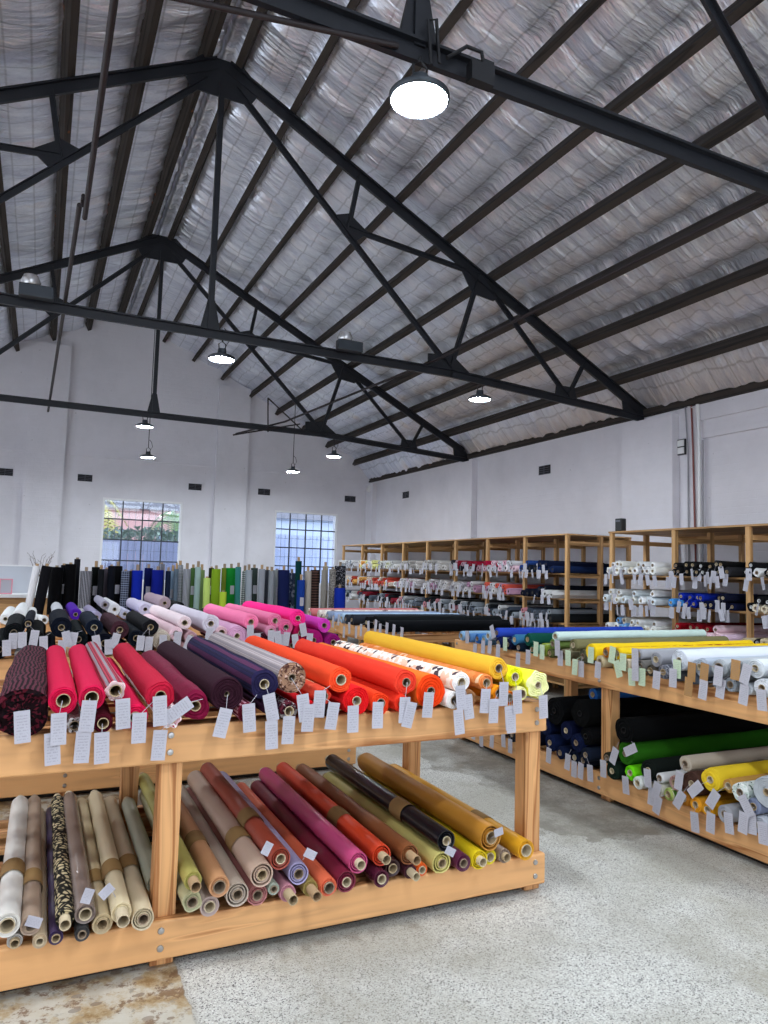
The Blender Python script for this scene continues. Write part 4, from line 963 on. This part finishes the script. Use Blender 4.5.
# ---- standing rolls in front of the gable
S_ = row_('standing before the far wall', 'rolls standing upright before the far wall')
DS = [(56, 567, 11, 'black', '08080a'), (65, 565, 5, 'blue black', '0a0b10'), (71.5, 564, 9, 'jet black', '060608'), (78, 559, 5, 'tall graphite', '1a1b20'), (86, 571, 10, 'charcoal pinstripe', '2c2c30', 'long'), (96, 567, 7, 'dark green', '0a0f0e'), (102, 569, 5, 'anthracite', '15171b'),
 (107, 569, 5, 'mauve grey', '4c464e'), (112, 566, 6, 'ink blue', '0c0f17'), (118.5, 566, 8, 'soft black', '0d0e10'), (125, 571, 7, 'navy check', '1c2438', 'plaid', dict(h2='8c94a8')), (131, 571, 5, 'dark khaki', '34342e'), (138.5, 570.5, 9, 'royal blue', '14289c'), (148, 568, 7, 'deep navy', '10184c'),
 (157, 570, 10, 'ultramarine', '101c78'), (163, 564, 5.5, 'tall black and grey striped', '404450', 'long'), (168.5, 571, 4.5, 'midnight', '161e34'), (173, 571, 5, 'pale denim', '8ca4bc'), (177, 569, 4, 'slate', '5c6a78'), (181.5, 565, 5.5, 'grey ribbed', '8c9094', 'ring'), (187.5, 569, 6.5, 'silver pinstripe', '70747a', 'long'),
 (193, 568, 4.5, 'moss', '4c6c3c'), (197.5, 567, 5, 'seafoam grey', '9cb4b0'), (203, 570, 5.5, 'sage', '7c9460'), (208, 578, 6, 'light lime', 'b4cc6c'), (211, 568, 4.5, 'dark olive', '30341c'), (217, 569, 8, 'apple green', '7c9c24'), (224.5, 568, 5, 'olive', '6c7c28'), (224, 592, 6, 'short lime', 'b4d040'),
 (232.5, 568, 10.5, 'bright green', '1c8c34'), (240, 567, 5, 'teal green', '3c807c'), (245, 571, 5, 'black and white check', 'b4b8b8', 'plaid', dict(h2='3c4044')), (250.5, 570, 6, 'pale grey', '9ca4ac'), (256, 568, 6, 'forest grey', '3c4844'), (262, 569, 6, 'stone grey', '90949c'), (267.5, 570, 4.5, 'dark grey', '3c4048'),
 (272, 571, 5, 'ash grey', '84888e'), (278, 570, 7, 'fog grey', 'a0a4a4'), (285, 570, 10, 'navy velvet', '141c44'), (293, 573, 6, 'blue flowered', '3c4860', 'floral', dict(h2='8c94a8', h3='202840')), (299.5, 561, 5.5, 'tall bottle green', '0c3434'), (301, 580, 7, 'cobalt blue', '1c3c8c'), (309, 571, 6, 'linen', 'b4aca0'),
 (316.5, 570, 8, 'brown striped', '5c443c', 'ring', dict(h2='2c2424')), (324.5, 570, 5, 'greige', '8c8880'), (327, 566, 4.5, 'beige with yellow core', 'b0a890'), (333, 569, 6, 'tweed grey', '74706c', 'speckle', dict(h2='a09c94', h3='3c3c40')), (341, 566, 10, 'black speckled', '202024', 'speckle', dict(h2='383840', h3='a0a0a8')), (341, 588, 10, 'short sapphire blue', '142c94')]
for i, d in enumerate(DS):
    e = d[6] if len(d) > 6 else {}
    lay_y = 10.0+(i % 2)*.19+(.0 if d[1] < 575 else -.28)
    P = at(1, lay_y, d[0], d[1]); r = d[2]/2*depth(P)/FOC*1.17; hgt = P.z
    mat = fabric(d[4], d[5] if len(d) > 5 else 'cloth', e.get('h2', '9a9aa2'), e.get('h3', '202020'), 1)
    root = empty('standing_fabric_roll', (P.x, lay_y, 0), 0, None, 'standing fabric roll', S_['group'])
    root.rotation_euler = (radians(-1), radians(random.uniform(-.6, .6)), 0)
    roll_mesh(hgt, r, min(.02, r*.5), seg=18, rings=3, steps=9, wob=.03, sd=500+i, upright=True).build('fabric', mat, root, off=(0, 0, 0), smooth=True)
    core_mesh(hgt, min(.02, r*.5), out0=0, out1=random.choice([.02, .05, .08, .06]), seg=12, upright=True).build('cardboard_core', random.choice([CARD, CORES[1]]), root, off=(0, 0, 0), smooth=True)
    if i % 4 == 1:
        tm = tag_mesh((0, -r-.004, hgt-.25), (.055, .12)); tm.build('price_tag', TAG, root, off=(0, 0, 0))
    o = Roll(); o.root = root; o.row = S_; o.desc = d[3]; o.c = P; o.r = r; o.px = (d[0], d[1]); o.lab = None; ALL.append(o); S_['rolls'].append(o)
# two leaning rolls at the left end
for (b, tp, w, hexc, l) in (((24, 628), (37, 566), 7, 'd8d8da', 'white fabric roll leaning at the left end of the standing rolls'), ((32, 640), (47, 566), 10, '101014', 'black fabric roll leaning beside the white leaning roll')):
    y = 9.75; a = at(1, y, *b); c = at(1, y, *tp); d = (c-a); k = (0-c.z)/d.z; foot = c+d*k; L = (c-foot).length
    root = empty('standing_fabric_roll', foot, 0, l, 'standing fabric roll', S_['group']); root.rotation_euler = (0, atan2(d.x, d.z), 0)
    r = w/2*depth(c)/FOC
    roll_mesh(L, r, .02, seg=18, rings=3, sd=int(b[0]), upright=True).build('fabric', fabric(hexc), root, off=(0, 0, 0), smooth=True)
    core_mesh(L, .02, out1=.03, upright=True, seg=12).build('cardboard_core', CARD, root, off=(0, 0, 0), smooth=True)
# stand the upright rolls lean in
st = empty('roll_stand', (2, 10.3, 0), 0, 'low pine stand holding the upright rolls before the far wall', 'stand')
for x in (.35, 1.4, 2.2, 3.05):
    MB().box((x-.03, 9.84, 0), (x+.03, 9.90, .9)).build('post', PINE[2], st); MB().box((x-.03, 10.40, 0), (x+.03, 10.46, 1.35)).build('post', PINE[2], st)
for z in (.55, .88): MB().box((.3, 10.40-.03, z), (4.0, 10.40, z+.07)).build('rail', PINE[0], st)

# ------------------------------------------------------------ reception counter things at the left
t = empty('reception_counter', (-.8, 11.2, 0), 0, 'low pale counter with wooden edge behind the rolls at the far left', 'counter')
MB().box((-2.6, 11.0, 0), (.12, 11.6, 1.05)).build('counter_body', RACKW[0], t); MB().box((-2.65, 10.95, 1.05), (.15, 11.65, 1.09)).build('counter_top', plain('white_laminate', 'dcdcdc', .4), t)
t = empty('white_panel', (-.6, 11.5, 1.09), 0, 'pale grey panel standing on the counter behind the framed notice', 'panel')
MB().box((-2.4, 11.5, 1.092), (-.10, 11.53, 1.47)).build('board', plain('pale_board', 'bcc0c8', .5), t); MB().box((-2.42, 11.49, 1.47), (-.08, 11.54, 1.49)).build('cap_strip', WHITEP, t)
t = empty('framed_notice', (-.41, 11.1, 1.09), 0, 'small white notice in a pink frame standing on the counter', 'framed notice')
fm = MB()
for a, b in (((-.49, 1.092), (-.475, 1.30)), ((-.345, 1.092), (-.33, 1.30)), ((-.475, 1.285), (-.345, 1.30)), ((-.475, 1.092), (-.345, 1.107))): fm.box((a[0], 11.1, a[1]), (b[0], 11.12, b[1]))
fm.build('frame', plain('pink_frame', 'e08c9c', .5), t); MB().box((-.474, 11.108, 1.108), (-.346, 11.114, 1.284)).build('paper', TAG, t)
t = empty('twig_vase', (.02, 11.2, 1.09), 0, 'vase of bare twigs on the counter end', 'vase')
MB().lathe([(.0001, 0), (.05, 0), (.06, .1), (.03, .2), (.035, .24)], (.02, 11.2, 1.09), 16).build('vase', PLASTIC, t, smooth=True)
tw = MB(); rng = random.Random(4)
for k in range(9):
    a = rng.uniform(0, 6.28); p = Vector((.02, 11.2, 1.3)); pts = [p]
    for q in range(4): p = p+Vector((cos(a)*.035+rng.uniform(-.02, .02), sin(a)*.03, rng.uniform(.06, .1))); pts.append(p)
    tw.tube(pts, [.005, .004, .003, .003, .002], 5)
    for q in pts[1:]: tw.tube([q, q+Vector((rng.uniform(-.05, .05), rng.uniform(-.04, .04), .04))], .002, 4)
tw.build('twigs', plain('brown_twig', '5c4c44', .8), t)

# ------------------------------------------------------------ tall racks
def rack(Xf, ys, ztop, shelves, label, Dp=1.07):
    ys = sorted(ys); t = empty('storage_rack', (Xf, ys[0], 0), 0, label, 'storage rack', 'tall wooden storage racks')
    for i, y in enumerate(ys):
        for dx, w in ((0, .045), (.53, .06), (Dp-.045, .045)):
            m = MB(); y0 = y-.045*(i > 0)-.0225*(0); m.box((Xf+dx, y-.0225, 0), (Xf+dx+w, y+.0225, ztop-.02)); m.build('upright', RACKW[2], t)
        for z in shelves+[ztop-.09]:
            MB().box((Xf+.046, y-.02, z-.055), (Xf+Dp-.046, y+.02, z-.006)).build('side_rail', RACKW[0], t)
    MB().box((Xf-.01, ys[0]-.03, ztop-.02), (Xf+Dp, ys[-1]+.03, ztop)).build('top_board', RACKW[1], t, bevel=.002)
    MB().box((Xf+Dp-.02, ys[0], ztop-.11), (Xf+Dp, ys[-1], ztop-.021)).build('back_rail', RACKW[1], t)
    for z in shelves:
        MB().box((Xf+.005, ys[0]-.02, z-.02), (Xf+Dp, ys[-1]+.02, z)).build('shelf', RACKW[1], t)
    return t
SH = [.20, .57, .955, 1.265, 1.585]
R1 = [14.68, 13.65, 12.7, 11.77, 10.86, 9.92, 9.01, 8.09, 7.21]
R2 = [6.42, 5.50, 4.62, 3.74, 2.86]
rack(6.0, R1, 2.09, SH, 'farther tall wooden rack along the right wall with many small bays')
rack(6.0, R2, 2.085, SH, 'nearer tall wooden rack by the right wall, with white rolls at its left')
t = empty('speaker', (6.55, 6.88, 2.09), 0, 'small black speaker standing on top of the racks between them', 'speaker')
p = Vector((6.08, 6.33, 2.087))
t.location = p; MB().box((p.x-.05, p.y-.045, p.z), (p.x+.03, p.y+.055, p.z+.15)).build('cabinet', BLACK, t, bevel=.008)
MB().box((p.x-.055, p.y-.03, p.z+.11), (p.x-.0505, p.y+.04, p.z+.13)).build('grille_strip', plain('grey_strip', '5c6068', .5), t)

# rolls of the nearer rack, bay by bay
rng = random.Random(11)
RK = {}
def rackrow(key, phrase): RK[key] = row_(phrase, 'fabric rolls in the nearer tall rack'); return RK[key]
white = [('white', 'e2e2e2'), ('bright white', 'eaeaea'), ('cream white', 'dcd4c4'), ('milky white', 'e6e6e0')]
palettes = {
 (0, 4): white, (0, 3): white+[('ice white', 'd8e0e4')], (0, 2): white+[('pale blue', '78a8d8')], (0, 1): [('black', '121214'), ('white', 'dcdcdc')], (0, 0): white,
 (1, 4): [('black', '101012'), ('white ended black', '1a1a1c'), ('dark grey', '28282c')], (1, 3): [('sky blue', '4c98dc'), ('cobalt blue', '102898'), ('navy', '0e1430'), ('ink navy', '0c1024')],
 (1, 2): [('cherry red', 'a01020'), ('dark red', '800c1c'), ('blush pink', 'e8c8d0'), ('pale lilac pink', 'dcc0d4')], (1, 1): [('navy', '101830'), ('green', '2c5c2c')], (1, 0): [('white', 'd8d8d8')],
 (2, 4): [('white', 'd8d8d8'), ('ivory', 'd8d0c0'), ('black', '141416')], (2, 3): [('cream', 'd8ccb4'), ('pale pink', 'e0ccd0'), ('black', '121214')], (2, 2): [('mustard', 'd0a020'), ('ecru', 'c8b898'), ('black', '141414')], (2, 1): [('lime', 'b4d820'), ('rose', 'd88c98')], (2, 0): [('white', 'd8d8d8')]}
bayname = ['left bay', 'middle bay', 'right bay']
lvname = {4: 'top shelf', 3: 'second shelf', 2: 'third shelf', 1: 'fourth shelf', 0: 'bottom shelf'}
for bay in range(3):
    ya, yb_ = R2[bay]-.03, R2[bay+1]+.03
    if bay == 2: yb_ = R2[bay+1]+.42
    for lv in (4, 3, 2, 1):
        if lv == 1 and bay == 0: continue
        row = rackrow((bay, lv), 'in %s, %s of the nearer rack' % (bayname[bay], lvname[lv]))
        pal = palettes[(bay, lv)]; z0 = SH[lv]; n = 6
        width = ya-yb_; y = ya; k = 0; base = []
        while True:
            r = rng.uniform(.036, .047)
            if y-2*r < yb_: break
            base.append((y-r, r)); y -= 2*r+.004
            k += 1
        items = [(c, z0+r+.002, r) for c, r in base]
        if lv > 1:
            for (c1, r1), (c2, r2) in zip(base[:-1], base[1:]):
                if rng.random() < (.75 if bay < 2 else .4):
                    r = rng.uniform(.032, .040); cc = (c1+c2)/2; a = abs(c1-c2)/2; hh = sqrt(max(.0001, (max(r1, r2)+r)**2-a*a))
                    if items and any(abs(cc-i[0]) < r+i[2] and abs((z0+max(r1, r2)+hh)-i[1]) < r+i[2]-.012 and i[1] > z0+.08 for i in items): continue
                    items.append((cc, z0+max(r1, r2)+hh+.002, r))
        for j, (c, z, r) in enumerate(items):
            f = (ya-c)/(R2[bay]-R2[bay+1]); f2 = min(.999, max(0, f+rng.uniform(-.12, .12)))
            if bay == 1 and lv in (2, 3): ds, hx_ = pal[min(len(pal)-1, int(f2*len(pal)))]
            else: ds, hx_ = rng.choice(pal)
            o = make_roll((5.90+rng.uniform(-.05, .04), c, z), r, 1.12, -pi/2+rng.uniform(-.008, .008), ds, fabric(hx_), row, rc=.017, seg=18, rings=3, steps=5, wob=.07, lobes=rng.choice([3, 4, 5, 6]), lobe_amp=.09, crush=.01,
                          coremat=(PLASTIC if 'black' in ds and rng.random() < .5 else None))
            if rng.random() < .85:
                add_tag(o, (5.875-.008*(j % 4), c+rng.uniform(-.02, .02), z-r*.4-rng.uniform(.0, .05)), radians(rng.uniform(-12, 12)), (.05, .115), TAG, twist=rng.uniform(-.5, .5))

# the far rack's small rolls: too many and too small to take one by one
pal1 = {
 0: ['c8c8ca', 'd8d8d8', '8c9aa8', 'b4b4b8'], 1: ['e0dcc8', 'dcdcdc', 'e0a050', 'd8d890'], 2: ['e0e060', 'c8c8c0', 'd8d8d8', 'b0b0b0'], 3: ['a8a4a0', 'c0bcb8', '908c88'], 4: ['b4b0ac', 'a09c98', 'c4c0bc'],
 5: ['901830', '44202c', 'c8c8c8', 'b08c98', '303038'], 6: ['a8183c', 'e0b0c0', 'e4dce0', 'e0c0cc', 'c8c8cc'], 7: ['142448', '24407c', '101828', '141c38'], 8: ['18202c', '203c70', 'd0d0d0']}
mats1 = {}; stuff = MB(); mlist = []
tg1 = MB()
def mi1(hx_):
    if hx_ not in mats1: mats1[hx_] = len(mlist); mlist.append(fabric(hx_))
    return mats1[hx_]
ci = len(mlist); mlist.append(plain('small_core_hole', '2c2620', .9)); mats1['core'] = ci
for bay in range(8):
    ya, yb_ = R1[bay]-.035, R1[bay+1]+.035
    for lv in (4, 3, 2, 1):
        z0 = SH[lv]; y = ya
        base = []
        while True:
            r = rng.uniform(.038, .055)
            if y-2*r < yb_: break
            base.append((y-r, z0+r+.002, r)); y -= 2*r+.003
        items = list(base)
        for a, b in zip(base[:-1], base[1:]):
            if rng.random() < .75: r = .036; items.append(((a[0]+b[0])/2, z0+2*max(a[2], b[2])+r*.75, r))
        pb = pal1[bay]
        for j, (c, z, r) in enumerate(items):
            hx_ = rng.choice(pb)
            if lv == 3 and bay in (0, 1, 2): hx_ = rng.choice(['c85c50', 'd8a058', 'a83c30', 'd8c8b8', 'd0d0d0'])
            if lv == 3 and bay == 7: hx_ = rng.choice(['0e1220', '141a2c', 'c8c8c8'])
            if lv == 3 and bay in (3, 4, 5, 6): hx_ = rng.choice(['c8c4c4', 'a8a4a8', 'd4d0d0', 'b088a0', 'd05848' if bay == 6 else 'b8b4b8'])
            if lv == 2: hx_ = rng.choice(['3c4450', 'b8b8b8', 'c8c8c8', '5c6470', '8c949c', '202428', '202428', 'c08088', '802030'])
            x0 = 5.9+rng.uniform(-.04, .03); n = len(stuff.v); seg = 10
            lob = rng.choice([.06, .12, .18]); ph_ = rng.uniform(0, 6)
            for (xx, rr) in ((x0+.006, r*.36), (x0, r*.9), (x0+.01, r), (x0+1.1, r)):
                for k in range(seg): tt = 2*pi*k/seg; q = rr*(1+lob*sin(4*tt+ph_)); stuff.v.append(Vector((xx, c+q*cos(tt), z+q*sin(tt))))
            for i in range(3):
                for k in range(seg): k2 = (k+1) % seg; stuff.face((n+i*seg+k, n+i*seg+k2, n+(i+1)*seg+k2, n+(i+1)*seg+k), [(c+k*.02, i*.3), (c+k*.02+.02, i*.3), (c+k*.02+.02, i*.3+.3), (c+k*.02, i*.3+.3)], mi1(hx_))
            stuff.face([n+k for k in range(seg)][::-1], [(0, 0)]*seg, ci)
            if rng.random() < .8:
                tm = tag_mesh((0, 0, 0), (.05, .11), radians(rng.uniform(-14, 14)), rng.uniform(-.5, .5)); n = len(tg1.v)
                for v in tm.v: tg1.v.append(Vector((x0-.03-.004*(j % 4)+v.y, c-v.x+rng.uniform(-.0, .0), z-r*.3+v.z)))
                for f, u in zip(tm.f, tm.uv): tg1.face([n+i for i in f], u)
o = stuff.build('small_fabric_rolls', mlist, off=(5.9, 7.2, .9), smooth=True); o.location = (5.9, 7.2, .9)
tag(o, 'mass of small tagged fabric rolls filling the farther tall rack', 'fabric rolls', kind='stuff')
t1 = tg1.build('price_tags', TAG, o, off=(5.9, 7.2, .9)); t1['kind'] = 'stuff'

# a few rolls seen between the tables and the racks
# ------------------------------------------------------------ labels for the rolls
def nwords(s): return len(s.split())
used = set()
for r_ in [A, AB, D_, E_, B_, BB, C_, S_]+list(RK.values()):
    rs = sorted(r_['rolls'], key=lambda o: (o.px[0], o.px[1])); cnt = {}
    for o in rs: cnt[o.desc] = cnt.get(o.desc, 0)+1
    for i, o in enumerate(rs):
        nb = rs[i-1].desc if i else None; na = rs[i+1].desc if i+1 < len(rs) else None
        if cnt[o.desc] == 1:
            s = '%s %s %s' % (o.desc.replace(' vinyl', ''), r_.get('noun', 'fabric roll'), r_['phrase'])
            extra = (', right of the %s one' % nb) if nb and nb != o.desc else ''
            if nwords(s+extra) <= 15 and extra: s += extra
        else:
            s = '%s roll %s, %s from left' % (o.desc, r_['phrase'], ordinal(i))
        if nwords(s) > 16 or s in used: s = '%s roll %s, %s from left' % (o.desc, r_['phrase'], ordinal(i))
        s = s.replace('fabric roll standing', 'fabric roll standing')
        used.add(s); o.root['label'] = s

# ------------------------------------------------------------ daylight and view
w = bpy.data.worlds.new('world'); scene.world = w; w.use_nodes = True
bg = w.node_tree.nodes['Background']; bg.inputs[0].default_value = (.80, .88, 1, 1); bg.inputs[1].default_value = 2.7
vs = scene.view_settings; vs.view_transform = 'Standard'; vs.look = 'None'; vs.gamma = 1; vs.exposure = .45; vs.use_curve_mapping = False
